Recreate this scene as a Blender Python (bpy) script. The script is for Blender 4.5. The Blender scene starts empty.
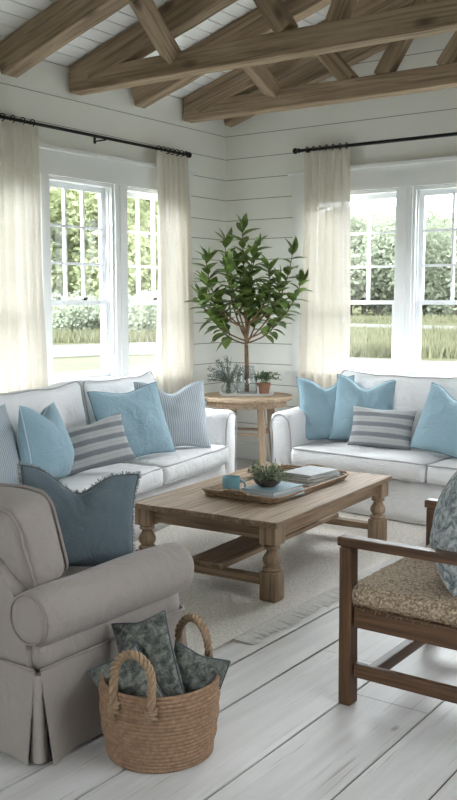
import bpy, bmesh, math, random
from mathutils import Vector, Matrix, noise
R = math.radians
rnd = random.Random(7)
scene = bpy.context.scene
COL = scene.collection

# ------------------------------------------------------------------ camera, world, light, exposure
cam_d = bpy.data.cameras.new('camera')
cam = bpy.data.objects.new('camera', cam_d); COL.objects.link(cam)
cam.location = (5.204, -7.222, 1.5)
cam.rotation_euler = (R(90 - 6.124), 0, R(35.617))
cam_d.sensor_fit = 'VERTICAL'; cam_d.sensor_height = 36.0
cam_d.lens = 932.0 / 800.0 * 36.0
cam_d.clip_end = 1000
scene.camera = cam

world = bpy.data.worlds.new('world'); scene.world = world
world.use_nodes = True
bgn = world.node_tree.nodes['Background']
bgn.inputs['Color'].default_value = (0.88, 0.94, 1.0, 1)
bgn.inputs['Strength'].default_value = 7.2

def area(name, loc, target, sx, sy, power, col=(1, 1, 1)):
    l = bpy.data.lights.new(name, 'AREA'); l.shape = 'RECTANGLE'
    l.size = sx; l.size_y = sy; l.energy = power; l.color = col
    o = bpy.data.objects.new(name, l); COL.objects.link(o)
    o.location = loc
    d = Vector(target) - Vector(loc)
    o.rotation_euler = d.to_track_quat('-Z', 'Y').to_euler()
    return o
# added area lamps, out of view, boosting the sky's light through each window wall 
area('sky_boost_left', (-2.6, -2.7, 4.2), (1.6, -2.8, 0.6), 6.5, 3.0, 1850, (0.92, 0.96, 1))
area('sky_boost_right', (2.2, 2.6, 4.2), (2.3, -1.6, 0.6), 4.5, 3.0, 1300, (0.92, 0.96, 1))

vs = scene.view_settings
vs.view_transform = 'Standard'; vs.look = 'None'; vs.gamma = 1.0; vs.use_curve_mapping = False
vs.exposure = 0.42
scene.cycles.max_bounces = 10
scene.cycles.diffuse_bounces = 6
scene.cycles.transparent_max_bounces = 24
scene.cycles.use_denoising = True
scene.cycles.sample_clamp_indirect = 6

# ------------------------------------------------------------------ materials
def new_mat(name):
    m = bpy.data.materials.new(name); m.use_nodes = True
    nt = m.node_tree
    return m, nt, nt.nodes['Principled BSDF']

def N(nt, typ, **kw):
    n = nt.nodes.new(typ)
    for k, v in kw.items():
        if k in n.inputs: n.inputs[k].default_value = v
        else: setattr(n, k, v)
    return n

def coords(nt, scale=(1, 1, 1), kind='Object'):
    tc = N(nt, 'ShaderNodeTexCoord'); mp = N(nt, 'ShaderNodeMapping')
    mp.inputs['Scale'].default_value = scale
    nt.links.new(tc.outputs[kind], mp.inputs['Vector'])
    return mp.outputs['Vector']

def ramp(nt, fac, stops, interp='LINEAR'):
    r = N(nt, 'ShaderNodeValToRGB'); cr = r.color_ramp; cr.interpolation = interp
    while len(cr.elements) < len(stops): cr.elements.new(0.5)
    for e, (p, c) in zip(cr.elements, stops):
        e.position = p; e.color = (*c, 1) if len(c) == 3 else c
    nt.links.new(fac, r.inputs['Fac'])
    return r.outputs['Color']

def mixc(nt, fac, a, b, blend='MIX'):
    m = N(nt, 'ShaderNodeMix', data_type='RGBA', blend_type=blend)
    for s, v in ((m.inputs[0], fac), (m.inputs[6], a), (m.inputs[7], b)):
        if hasattr(v, 'links') or hasattr(v, 'is_linked'): nt.links.new(v, s)
        else: s.default_value = v if not isinstance(v, tuple) else ((*v, 1) if len(v) == 3 else v)
    return m.outputs[2]

def bump(nt, b, height, strength=0.2, dist=0.01):
    bn = N(nt, 'ShaderNodeBump'); bn.inputs['Strength'].default_value = strength
    bn.inputs['Distance'].default_value = dist
    nt.links.new(height, bn.inputs['Height']); nt.links.new(bn.outputs['Normal'], b.inputs['Normal'])

def noise_fac(nt, vec, scale, detail=4, rough=0.55, dist=0.0):
    n = N(nt, 'ShaderNodeTexNoise'); n.inputs['Scale'].default_value = scale
    n.inputs['Detail'].default_value = detail; n.inputs['Roughness'].default_value = rough
    n.inputs['Distortion'].default_value = dist
    nt.links.new(vec, n.inputs['Vector'])
    return n.outputs['Fac']

def plain(name, col, rough=0.6, metal=0.0, var=0.08, scale=6.0, bstr=0.0, bscale=60):
    m, nt, b = new_mat(name)
    v = coords(nt)
    f = noise_fac(nt, v, scale)
    lo = tuple(c * (1 - var) for c in col); hi = tuple(min(1, c * (1 + var)) for c in col)
    nt.links.new(ramp(nt, f, [(0.3, lo), (0.7, hi)]), b.inputs['Base Color'])
    b.inputs['Roughness'].default_value = rough; b.inputs['Metallic'].default_value = metal
    if bstr: bump(nt, b, noise_fac(nt, v, bscale, 3), bstr, 0.004)
    return m

def fabric(name, col, var=0.05, weave=420, wrinkle=0.5, rough=0.9):
    m, nt, b = new_mat(name)
    v = coords(nt)
    f = noise_fac(nt, v, weave, 2)
    lo = tuple(c * (1 - var * 1.6) for c in col); hi = tuple(min(1, c * (1 + var)) for c in col)
    nt.links.new(ramp(nt, f, [(0.3, lo), (0.7, hi)]), b.inputs['Base Color'])
    b.inputs['Roughness'].default_value = rough
    b.inputs['Specular IOR Level'].default_value = 0.15
    b.inputs['Sheen Weight'].default_value = 0.15
    w = noise_fac(nt, v, 9, 4, 0.55, 1.2)
    ad = N(nt, 'ShaderNodeMath', operation='MULTIPLY_ADD')
    nt.links.new(f, ad.inputs[0]); ad.inputs[1].default_value = 0.12; nt.links.new(w, ad.inputs[2])
    bump(nt, b, ad.outputs[0], wrinkle, 0.03)
    return m

def stripe_fabric(name, stops, axis, period, weave=300, wrinkle=0.3):
    """stripes across the local axis; stops are the colours over one period"""
    m, nt, b = new_mat(name)
    tc = N(nt, 'ShaderNodeTexCoord'); sp = N(nt, 'ShaderNodeSeparateXYZ')
    nt.links.new(tc.outputs['Object'], sp.inputs[0])
    nz = noise_fac(nt, tc.outputs['Object'], 40, 2)
    a = N(nt, 'ShaderNodeMath', operation='MULTIPLY_ADD')
    nt.links.new(nz, a.inputs[0]); a.inputs[1].default_value = 0.006; nt.links.new(sp.outputs[axis], a.inputs[2])
    d = N(nt, 'ShaderNodeMath', operation='DIVIDE'); nt.links.new(a.outputs[0], d.inputs[0]); d.inputs[1].default_value = period
    fr = N(nt, 'ShaderNodeMath', operation='FRACT'); nt.links.new(d.outputs[0], fr.inputs[0])
    c = ramp(nt, fr.outputs[0], stops)
    f = noise_fac(nt, tc.outputs['Object'], weave, 3)
    c2 = mixc(nt, f, c, mixc(nt, 0.5, c, (0.55, 0.56, 0.57)))
    nt.links.new(c2, b.inputs['Base Color'])
    b.inputs['Roughness'].default_value = 0.95; b.inputs['Specular IOR Level'].default_value = 0.1
    bump(nt, b, f, wrinkle, 0.01)
    return m

def floral(name, cols, scale, dist=1.8):
    m, nt, b = new_mat(name)
    v = coords(nt)
    f = noise_fac(nt, v, scale, 6, 0.7, dist)
    n = len(cols)
    c = ramp(nt, f, [(0.36 + 0.28 * i / (n - 1), cc) for i, cc in enumerate(cols)])
    nt.links.new(c, b.inputs['Base Color'])
    b.inputs['Roughness'].default_value = 0.95; b.inputs['Specular IOR Level'].default_value = 0.1
    bump(nt, b, noise_fac(nt, v, 200, 3), 0.35, 0.006)
    return m

def wood(name, dark, mid, light, axis=0, scale=1.0, rough=0.65, knots=0.0, bstr=0.25):
    m, nt, b = new_mat(name)
    s = [9 * scale] * 3; s[axis] = 0.7 * scale
    v = coords(nt, tuple(s))
    f = noise_fac(nt, v, 1.6, 7, 0.62, 0.7)
    c = ramp(nt, f, [(0.28, dark), (0.5, mid), (0.72, light)])
    s2 = [46 * scale] * 3; s2[axis] = 1.4 * scale
    v2 = coords(nt, tuple(s2))
    g = noise_fac(nt, v2, 1.0, 4, 0.6, 0.3)
    c = mixc(nt, ramp(nt, g, [(0.36, (0.6,) * 3), (0.52, (0, 0, 0))]), c, tuple(d * 0.55 for d in dark))
    if knots:
        s3 = [5.0] * 3; s3[axis] = 2.0
        vo = N(nt, 'ShaderNodeTexVoronoi'); vo.inputs['Scale'].default_value = 1.0
        nt.links.new(coords(nt, tuple(s3)), vo.inputs['Vector'])
        k = ramp(nt, vo.outputs['Distance'], [(0.06, (knots,) * 3), (0.2, (0, 0, 0))])
        c = mixc(nt, k, c, tuple(d * 0.35 for d in dark))
    nt.links.new(c, b.inputs['Base Color'])
    b.inputs['Roughness'].default_value = rough
    b.inputs['Specular IOR Level'].default_value = 0.3
    bump(nt, b, g, bstr, 0.006)
    return m

M = {}
M['wall'] = plain('shiplap_paint', (0.84, 0.84, 0.795), 0.55, var=0.025, scale=1.5, bstr=0.03, bscale=30)
M['rear_grey'] = plain('rear_bounce_grey', (0.52, 0.515, 0.49), 0.6, var=0.1)  # unseen rear walls; grey chosen to control the bounce light
M['wall_gap'] = plain('shiplap_gap', (0.20, 0.20, 0.185), 0.9)
M['ceil'] = plain('ceiling_paint', (0.86, 0.865, 0.85), 0.6, var=0.03, scale=2)
M['ceil_gap'] = plain('ceiling_gap', (0.10, 0.10, 0.10), 0.9)
M['trim'] = plain('trim_paint', (0.78, 0.79, 0.78), 0.4, var=0.015, scale=2)
M['sash'] = plain('sash_paint', (0.82, 0.84, 0.86), 0.35, var=0.01, scale=2)
M['iron'] = plain('black_iron', (0.012, 0.011, 0.011), 0.45, 0.6)
M['beam'] = wood('beam_wood', (0.205, 0.142, 0.092), (0.34, 0.25, 0.168), (0.45, 0.345, 0.24), 0, 1.0, 0.8, 0.85, 0.5)
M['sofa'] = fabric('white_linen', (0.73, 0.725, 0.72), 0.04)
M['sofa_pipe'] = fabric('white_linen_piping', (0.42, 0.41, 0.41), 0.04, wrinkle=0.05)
M['greige'] = fabric('greige_linen', (0.27, 0.235, 0.212), 0.04, wrinkle=0.35)
M['greige_pipe'] = fabric('greige_piping', (0.24, 0.205, 0.182), 0.04, wrinkle=0.05)
M['blue'] = fabric('pale_blue_cotton', (0.27, 0.395, 0.455), 0.06)
M['blue_dk'] = fabric('dusty_blue_cotton', (0.098, 0.128, 0.143), 0.06)
M['blue_pipe'] = fabric('slate_blue_piping', (0.10, 0.19, 0.24), 0.06, wrinkle=0.05)
M['blue_pipe_lt'] = fabric('pale_piping', (0.42, 0.53, 0.57), 0.06, wrinkle=0.05)
M['charcoal_pipe'] = fabric('charcoal_piping', (0.055, 0.068, 0.08), 0.06, wrinkle=0.05)
M['tick'] = stripe_fabric('blue_ticking', [(0.0, (0.20, 0.27, 0.34)), (0.28, (0.22, 0.29, 0.36)), (0.42, (0.50, 0.54, 0.56)), (0.85, (0.52, 0.56, 0.58)), (1.0, (0.20, 0.27, 0.34))], 0, 0.0165)
M['band'] = stripe_fabric('grey_band_weave', [(0.0, (0.11, 0.125, 0.145)), (0.36, (0.13, 0.145, 0.165)), (0.42, (0.42, 0.425, 0.42)), (0.64, (0.46, 0.46, 0.45)), (0.68, (0.29, 0.30, 0.31)), (0.74, (0.46, 0.46, 0.45)), (0.94, (0.42, 0.425, 0.42)), (1.0, (0.11, 0.125, 0.145))], 2, 0.075, 260, 0.6)
M['floral_lt'] = floral('blue_grey_floral', [(0.085, 0.11, 0.115), (0.19, 0.22, 0.225), (0.37, 0.395, 0.39), (0.53, 0.54, 0.52)], 30, 0.8)
M['floral_dk'] = floral('dark_green_grey_floral', [(0.045, 0.05, 0.045), (0.09, 0.098, 0.088), (0.155, 0.16, 0.14), (0.24, 0.24, 0.21)], 38, 0.6)
M['fringe'] = floral('woolly_fringe', [(0.16, 0.19, 0.20), (0.32, 0.34, 0.33), (0.48, 0.48, 0.44)], 60)
TW = ((0.15, 0.095, 0.055), (0.27, 0.185, 0.115), (0.36, 0.26, 0.17))
for i, a in enumerate('xyz'):
    M['oak_' + a] = wood('weathered_oak_' + a, *TW, axis=i, scale=1.6, rough=0.6)
CW = ((0.056, 0.028, 0.014), (0.105, 0.054, 0.026), (0.15, 0.08, 0.040))
for i, a in enumerate('xyz'):
    M['walnut_' + a] = wood('brown_armchair_wood_' + a, *CW, axis=i, scale=1.8, rough=0.42, bstr=0.12)
SW = ((0.23, 0.155, 0.095), (0.36, 0.26, 0.175), (0.45, 0.345, 0.245))
for i, a in enumerate('xyz'):
    M['pine_' + a] = wood('bare_pine_' + a, *SW, axis=i, scale=1.6, rough=0.6)
M['rope'] = plain('jute_rope', (0.235, 0.142, 0.083), 0.95, var=0.28, scale=70, bstr=0.6, bscale=240)
M['rope_lt'] = plain('pale_jute_rope', (0.27, 0.18, 0.108), 0.95, var=0.25, scale=80, bstr=0.6, bscale=240)
M['rattan'] = plain('rattan', (0.26, 0.17, 0.10), 0.7, var=0.35, scale=60, bstr=0.6, bscale=120)
M['teal'] = plain('teal_glaze', (0.155, 0.31, 0.345), 0.25, var=0.12, scale=18)
M['bowl'] = plain('dark_brown_ceramic', (0.055, 0.035, 0.025), 0.4, var=0.2)
M['terra'] = plain('terracotta', (0.27, 0.13, 0.08), 0.85, var=0.15, scale=30)
M['soil'] = plain('soil', (0.03, 0.022, 0.015), 1.0)
M['white_cer'] = plain('white_glaze', (0.75, 0.75, 0.73), 0.3, var=0.02)
M['paper'] = plain('paper_edges', (0.55, 0.53, 0.49), 0.9, var=0.1, scale=200)
M['leaf'] = plain('glossy_green_leaf', (0.13, 0.205, 0.045), 0.38, var=0.6, scale=9)
M['leaf_sil'] = plain('silvery_blue_leaf', (0.16, 0.215, 0.215), 0.7, var=0.25, scale=40)
M['leaf_sage'] = plain('sage_green_leaf', (0.175, 0.22, 0.115), 0.7, var=0.35, scale=40)
M['leaf_herb'] = plain('herb_green_leaf', (0.10, 0.17, 0.075), 0.6, var=0.3, scale=40)
M['bark'] = plain('brown_bark', (0.19, 0.115, 0.065), 0.85, var=0.35, scale=25, bstr=0.5, bscale=60)
M['stem'] = plain('green_stem', (0.14, 0.16, 0.09), 0.8, var=0.2)

def curtain_mat():
    m, nt, b = new_mat('cream_linen_voile')
    v = coords(nt, (1, 1, 0.25))
    f = noise_fac(nt, v, 260, 2)
    col = ramp(nt, f, [(0.3, (0.68, 0.64, 0.565)), (0.7, (0.76, 0.72, 0.645))])
    nt.links.new(col, b.inputs['Base Color']); b.inputs['Roughness'].default_value = 1.0
    b.inputs['Specular IOR Level'].default_value = 0.05
    tr = N(nt, 'ShaderNodeBsdfTranslucent'); nt.links.new(col, tr.inputs['Color'])
    mx = N(nt, 'ShaderNodeMixShader'); mx.inputs[0].default_value = 0.09
    nt.links.new(b.outputs[0], mx.inputs[1]); nt.links.new(tr.outputs[0], mx.inputs[2])
    tp = N(nt, 'ShaderNodeBsdfTransparent'); mx2 = N(nt, 'ShaderNodeMixShader'); mx2.inputs[0].default_value = 0.04
    nt.links.new(mx.outputs[0], mx2.inputs[1]); nt.links.new(tp.outputs[0], mx2.inputs[2])
    nt.links.new(mx2.outputs[0], nt.nodes['Material Output'].inputs['Surface'])
    return m
M['curtain'] = curtain_mat()

def glass_mat(name, refl, tint=(1, 1, 1)):
    m, nt, b = new_mat(name); nt.nodes.remove(b)
    tp = N(nt, 'ShaderNodeBsdfTransparent'); tp.inputs['Color'].default_value = (*tint, 1)
    gl = N(nt, 'ShaderNodeBsdfGlossy'); gl.inputs['Roughness'].default_value = 0.02
    fr = N(nt, 'ShaderNodeFresnel'); fr.inputs['IOR'].default_value = 1.45
    mu = N(nt, 'ShaderNodeMath', operation='MULTIPLY'); nt.links.new(fr.outputs[0], mu.inputs[0]); mu.inputs[1].default_value = refl
    ge = N(nt, 'ShaderNodeNewGeometry'); fb = N(nt, 'ShaderNodeMath', operation='SUBTRACT'); fb.inputs[0].default_value = 1.0
    nt.links.new(ge.outputs['Backfacing'], fb.inputs[1])
    m2 = N(nt, 'ShaderNodeMath', operation='MULTIPLY'); nt.links.new(mu.outputs[0], m2.inputs[0]); nt.links.new(fb.outputs[0], m2.inputs[1])
    mx = N(nt, 'ShaderNodeMixShader'); nt.links.new(m2.outputs[0], mx.inputs[0])
    nt.links.new(tp.outputs[0], mx.inputs[1]); nt.links.new(gl.outputs[0], mx.inputs[2])
    nt.links.new(mx.outputs[0], nt.nodes['Material Output'].inputs['Surface'])
    return m
M['pane'] = glass_mat('window_glass', 0.8, (0.97, 0.98, 0.98))
M['glass'] = glass_mat('vase_glass', 2.2, (0.90, 0.93, 0.93))

def floor_mat():
    m, nt, b = new_mat('whitewashed_boards')
    v = coords(nt, (14, 0.9, 1))
    f = noise_fac(nt, v, 1.3, 6, 0.6, 0.6)
    base = ramp(nt, f, [(0.3, (0.49, 0.47, 0.45)), (0.7, (0.60, 0.585, 0.565))])
    v2 = coords(nt, (70, 1.6, 1))
    g = noise_fac(nt, v2, 1.0, 5, 0.65, 0.5)
    base = mixc(nt, ramp(nt, g, [(0.31, (0.65,) * 3), (0.41, (0, 0, 0))]), base, (0.22, 0.19, 0.165))
    big = noise_fac(nt, coords(nt, (2, 1, 1)), 1.4, 5, 0.65)
    base = mixc(nt, ramp(nt, big, [(0.45, (0, 0, 0)), (0.75, (0.35,) * 3)]), base, (0.42, 0.395, 0.37))
    vo = N(nt, 'ShaderNodeTexVoronoi'); vo.inputs['Scale'].default_value = 1.0
    nt.links.new(coords(nt, (4.2, 1.8, 1)), vo.inputs['Vector'])
    base = mixc(nt, ramp(nt, vo.outputs['Distance'], [(0.025, (0.8,) * 3), (0.07, (0, 0, 0))]), base, (0.16, 0.13, 0.11))
    nt.links.new(base, b.inputs['Base Color'])
    b.inputs['Roughness'].default_value = 0.5; b.inputs['Specular IOR Level'].default_value = 0.35
    bump(nt, b, g, 0.25, 0.004)
    return m
M['floor'] = floor_mat()
M['floor_gap'] = plain('floor_gap', (0.05, 0.042, 0.036), 0.95)

def rug_mat():
    m, nt, b = new_mat('beige_flatweave')
    v = coords(nt)
    w = N(nt, 'ShaderNodeTexWave', wave_type='BANDS', bands_direction='Y'); w.inputs['Scale'].default_value = 55
    w.inputs['Distortion'].default_value = 3.0; w.inputs['Detail'].default_value = 2
    nt.links.new(v, w.inputs['Vector'])
    f = noise_fac(nt, v, 75, 4, 0.75)
    c = ramp(nt, f, [(0.36, (0.46, 0.42, 0.37)), (0.62, (0.80, 0.76, 0.70))])
    c = mixc(nt, 0.25, c, ramp(nt, w.outputs['Fac'], [(0.2, (0.48, 0.44, 0.39)), (0.8, (0.75, 0.71, 0.65))]))
    nt.links.new(c, b.inputs['Base Color']); b.inputs['Roughness'].default_value = 1.0
    b.inputs['Specular IOR Level'].default_value = 0.05
    bump(nt, b, f, 0.7, 0.006)
    return m
M['rug'] = rug_mat()
M['rug_fringe'] = plain('undyed_fringe', (0.82, 0.80, 0.77), 1.0, var=0.1, scale=60, bstr=0.5, bscale=150)

def rush_mat():
    m, nt, b = new_mat('woven_rush')
    v = coords(nt)
    vo = N(nt, 'ShaderNodeTexVoronoi'); vo.inputs['Scale'].default_value = 95
    nt.links.new(v, vo.inputs['Vector'])
    f = noise_fac(nt, v, 120, 4, 0.7)
    c = ramp(nt, f, [(0.28, (0.22, 0.145, 0.085)), (0.5, (0.49, 0.38, 0.26)), (0.72, (0.70, 0.58, 0.43))])
    c = mixc(nt, ramp(nt, vo.outputs['Distance'], [(0.3, (0, 0, 0)), (0.8, (0.7,) * 3)]), c, (0.13, 0.08, 0.05))
    nt.links.new(c, b.inputs['Base Color']); b.inputs['Roughness'].default_value = 0.95
    iv = N(nt, 'ShaderNodeMath', operation='SUBTRACT'); iv.inputs[0].default_value = 1.0
    nt.links.new(vo.outputs['Distance'], iv.inputs[1])
    bump(nt, b, iv.outputs[0], 0.9, 0.012)
    return m
M['rush'] = rush_mat()

def ground_mat():
    m, nt, b = new_mat('dry_meadow')
    v = coords(nt)
    f = noise_fac(nt, v, 0.11, 6, 0.65, 0.4)
    c = ramp(nt, f, [(0.32, (0.06, 0.072, 0.03)), (0.5, (0.083, 0.086, 0.045)), (0.7, (0.105, 0.096, 0.063))])
    g = noise_fac(nt, v, 2.5, 5, 0.7)
    c = mixc(nt, 0.5, c, ramp(nt, g, [(0.3, (0.06, 0.066, 0.03)), (0.7, (0.11, 0.104, 0.07))]))
    nt.links.new(c, b.inputs['Base Color']); b.inputs['Roughness'].default_value = 1.0
    b.inputs['Specular IOR Level'].default_value = 0.0
    return m
M['meadow'] = ground_mat()
M['path'] = plain('pale_gravel', (0.082, 0.077, 0.068), 1.0, var=0.15, scale=1.5)
M['lawn'] = plain('bright_lawn', (0.072, 0.080, 0.033), 1.0, var=0.25, scale=1.2)
M['tuft'] = plain('tall_grass', (0.14, 0.14, 0.078), 1.0, var=0.35, scale=0.5)
def tree_leaf(name, lo, hi):
    m, nt, b = new_mat(name)
    f = noise_fac(nt, coords(nt), 1.3, 5, 0.7)
    c = ramp(nt, f, [(0.3, lo), (0.7, hi)])
    nt.links.new(c, b.inputs['Base Color']); b.inputs['Roughness'].default_value = 0.9
    b.inputs['Specular IOR Level'].default_value = 0.1
    tr = N(nt, 'ShaderNodeBsdfTranslucent'); nt.links.new(c, tr.inputs['Color'])
    mx = N(nt, 'ShaderNodeMixShader'); mx.inputs[0].default_value = 0.4
    nt.links.new(b.outputs[0], mx.inputs[1]); nt.links.new(tr.outputs[0], mx.inputs[2])
    nt.links.new(mx.outputs[0], nt.nodes['Material Output'].inputs['Surface'])
    return m
M['tree_a'] = tree_leaf('tree_leaf_fresh_haze', (0.27, 0.30, 0.16), (0.50, 0.53, 0.32))  # distance haze is lightened into the leaf colour
M['tree_b'] = tree_leaf('tree_leaf_sage_haze', (0.27, 0.30, 0.22), (0.44, 0.47, 0.36))  # paler and greyer leaf colour, standing in for haze
M['trunk'] = plain('tree_trunk', (0.10, 0.085, 0.07), 0.95, var=0.2)

# ------------------------------------------------------------------ mesh helpers
def obj(name, bm, mat, parent=None, smooth=False, angle=None):
    bmesh.ops.recalc_face_normals(bm, faces=bm.faces[:]) if len(bm.faces) else None
    me = bpy.data.meshes.new(name); bm.to_mesh(me); bm.free()
    mats = mat if isinstance(mat, (list, tuple)) else [mat]
    for mm in mats: me.materials.append(mm)
    if smooth:
        for p in me.polygons: p.use_smooth = True
        if angle is not None: me.set_sharp_from_angle(angle=R(angle))
    o = bpy.data.objects.new(name, me); COL.objects.link(o)
    if parent: o.parent = parent
    return o

def tag(o, label, cat, group=None, kind=None):
    if label: o['label'] = label
    if cat: o['category'] = cat
    if group: o['group'] = group
    if kind: o['kind'] = kind
    return o

def thing(name, label=None, cat=None, loc=(0, 0, 0), rotz=0, group=None, kind=None):
    o = bpy.data.objects.new(name, None); COL.objects.link(o)
    o.empty_display_size = 0.1
    o.location = loc; o.rotation_euler = (0, 0, R(rotz))
    return tag(o, label, cat, group, kind)

def copy_tree(o, parent=None):
    c = o.copy(); COL.objects.link(c)
    if parent: c.parent = parent
    for ch in list(o.children): copy_tree(ch, c)
    return c

def box(bm, x0, x1, y0, y1, z0, z1, mi=0):
    vs_ = [bm.verts.new((x, y, z)) for z in (z0, z1) for y in (y0, y1) for x in (x0, x1)]
    for f in ((0, 2, 3, 1), (4, 5, 7, 6), (0, 1, 5, 4), (2, 6, 7, 3), (0, 4, 6, 2), (1, 3, 7, 5)):
        fc = bm.faces.new([vs_[i] for i in f]); fc.material_index = mi
    return vs_

def bbox(x0, x1, y0, y1, z0, z1, bev=0.01, seg=2):
    bm = bmesh.new(); box(bm, x0, x1, y0, y1, z0, z1)
    if bev: bmesh.ops.bevel(bm, geom=bm.edges[:], offset=bev, segments=seg, profile=0.5, affect='EDGES')
    return bm

def tube(bm, pts, r, seg=8, closed=False, caps=True):
    """tube through pts; r is a number or a list"""
    pts = [Vector(p) for p in pts]; n = len(pts)
    rs = r if isinstance(r, (list, tuple)) else [r] * n
    rings = []; up = None
    for i, p in enumerate(pts):
        a = pts[i - 1] if (i > 0 or closed) else p
        c = pts[(i + 1) % n] if (i < n - 1 or closed) else p
        t = (c - a)
        if t.length < 1e-9: t = Vector((0, 0, 1))
        t.normalize()
        if up is None:
            up = Vector((0, 0, 1)) if abs(t.z) < 0.9 else Vector((1, 0, 0))
        s = t.cross(up)
        if s.length < 1e-6: s = t.orthogonal()
        s.normalize(); u = s.cross(t); up = u
        rings.append([bm.verts.new(p + (s * math.cos(k * 2 * math.pi / seg) + u * math.sin(k * 2 * math.pi / seg)) * rs[i]) for k in range(seg)])
    m = n if closed else n - 1
    for i in range(m):
        A, B = rings[i], rings[(i + 1) % n]
        off = 0
        if closed and i == n - 1:
            off = min(range(seg), key=lambda q: (A[0].co - B[q].co).length)
        for k in range(seg):
            bm.faces.new((A[k], A[(k + 1) % seg], B[(k + 1 + off) % seg], B[(k + off) % seg]))
    if caps and not closed:
        bm.faces.new(rings[0][::-1]); bm.faces.new(rings[-1])
    return bm

def lathe(bm, prof, seg=24, cx=0, cy=0, cap=True):
    rings = []
    for r_, z in prof:
        rings.append([bm.verts.new((cx + r_ * math.cos(2 * math.pi * k / seg), cy + r_ * math.sin(2 * math.pi * k / seg), z)) for k in range(seg)])
    for A, B in zip(rings, rings[1:]):
        for k in range(seg): bm.faces.new((A[k], A[(k + 1) % seg], B[(k + 1) % seg], B[k]))
    if cap:
        if prof[0][0] > 1e-6: bm.faces.new(rings[0][::-1])
        if prof[-1][0] > 1e-6: bm.faces.new(rings[-1])
    return bm

def jitter(bm, amp, scale, seed=0.0):
    for v in bm.verts:
        p = v.co * scale + Vector((seed, seed * 1.7, seed * 0.3))
        v.co += Vector(noise.noise_vector(p)) * amp

def subdiv_box(x0, x1, y0, y1, z0, z1, step):
    """box surface divided into cells no larger than step"""
    bm = bmesh.new(); box(bm, x0, x1, y0, y1, z0, z1)
    def cut(axis, lo, hi):
        n = max(1, int(round((hi - lo) / step)))
        for i in range(1, n):
            c = lo + (hi - lo) * i / n
            co = [0, 0, 0]; co[axis] = c; no = [0, 0, 0]; no[axis] = 1
            bmesh.ops.bisect_plane(bm, geom=bm.verts[:] + bm.edges[:] + bm.faces[:], plane_co=co, plane_no=no)
    cut(0, x0, x1); cut(1, y0, y1); cut(2, z0, z1)
    return bm

def soft_box(x0, x1, y0, y1, z0, z1, r, crown=(0, 0, 0), step=0.05, amp=0.006, nscale=6, seed=0):
    """rounded cushion-like box: corners rounded by r, faces crowned outward per axis"""
    bm = subdiv_box(x0, x1, y0, y1, z0, z1, step)
    c = Vector(((x0 + x1) / 2, (y0 + y1) / 2, (z0 + z1) / 2)); h = Vector(((x1 - x0) / 2, (y1 - y0) / 2, (z1 - z0) / 2))
    r = min(r, min(h) * 0.98)
    for v in bm.verts:
        d = v.co - c
        q = Vector([max(-h[i] + r, min(h[i] - r, d[i])) for i in range(3)])
        e = d - q
        if e.length > 1e-9: e = e.normalized() * r
        u = [d[i] / h[i] for i in range(3)]
        p = q + e
        for i in range(3):
            j, k = (i + 1) % 3, (i + 2) % 3
            p[i] += crown[i] * u[i] * (1 - u[j] ** 2) * (1 - u[k] ** 2) ** 1.0
        v.co = c + p
    jitter(bm, amp, nscale, seed)
    return bm

def rrect(hx, hy, r, n=5, mid=8):
    """rounded rectangle outline in 2D, counter-clockwise"""
    out = []
    for cx, cy, a0 in ((hx - r, hy - r, 0), (-hx + r, hy - r, 90), (-hx + r, -hy + r, 180), (hx - r, -hy + r, 270)):
        for k in range(n + 1):
            a = R(a0 + 90 * k / n); out.append((cx + r * math.cos(a), cy + r * math.sin(a)))
    res = []
    for i, p in enumerate(out):
        q = out[(i + 1) % len(out)]
        L = math.dist(p, q); m = max(1, int(L / 0.08)) if L > 0.1 else 1
        for k in range(m): res.append((p[0] + (q[0] - p[0]) * k / m, p[1] + (q[1] - p[1]) * k / m))
    return res

# ------------------------------------------------------------------ the room shell
XR, YB, EAVE, SL, XM = 6.0, -9.0, 3.25, 0.30, 3.0     # room width, back wall, eave height, roof slope, ridge x
WT = 0.14
EDGES = [0.155]
z = 0.155
LINES = [0.155 + 0.0, 0.34, 0.53, 0.72, 0.91, 1.10, 1.29, 1.48, 1.67, 1.87, 2.06, 2.235, 2.425, 2.61, 2.80, 3.01, 3.245, 3.48, 3.72, 3.96, 4.2]

def wall(name, length0, length1, openings, top, rot, loc=(0, 0, 0), gable=False, paint='wall'):
    """local frame: X along the wall, room on the -Y side, Z up"""
    bm = bmesh.new()
    def rects(z0, z1, mi, y0, y1):
        cuts = sorted({z0, z1} | {zz for o in openings for zz in (o[2], o[3]) if z0 < zz < z1})
        for a, b in zip(cuts, cuts[1:]):
            xs = [(length0, length1)]
            for o in openings:
                if o[2] < b - 1e-6 and o[3] > a + 1e-6:
                    nx = []
                    for s, e in xs:
                        if o[0] > s: nx.append((s, min(e, o[0])))
                        if o[1] < e: nx.append((max(s, o[1]), e))
                    xs = [q for q in nx if q[1] - q[0] > 1e-4]
            for s, e in xs: box(bm, s, e, y0, y1, a, b, mi)
    rects(0.0, top, 1, 0.006, WT)
    ls = [0.0] + [l for l in LINES if l < top] + [top]
    for a, b in zip(ls, ls[1:]):
        rects(a + 0.003, b - 0.003, 0, 0.0, 0.006)
    if gable:
        for sx in (1, -1):
            bmesh.ops.bisect_plane(bm, geom=bm.verts[:] + bm.edges[:] + bm.faces[:], plane_co=(XM, 0, EAVE + SL * XM + 0.02),
                                   plane_no=Vector((-SL * sx, 0, 1)).normalized(), clear_outer=True)
    o = obj(name, bm, [M[paint], M['wall_gap']])
    o.location = loc; o.rotation_euler = (0, 0, R(rot))
    return tag(o, None, None, kind='structure')

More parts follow.
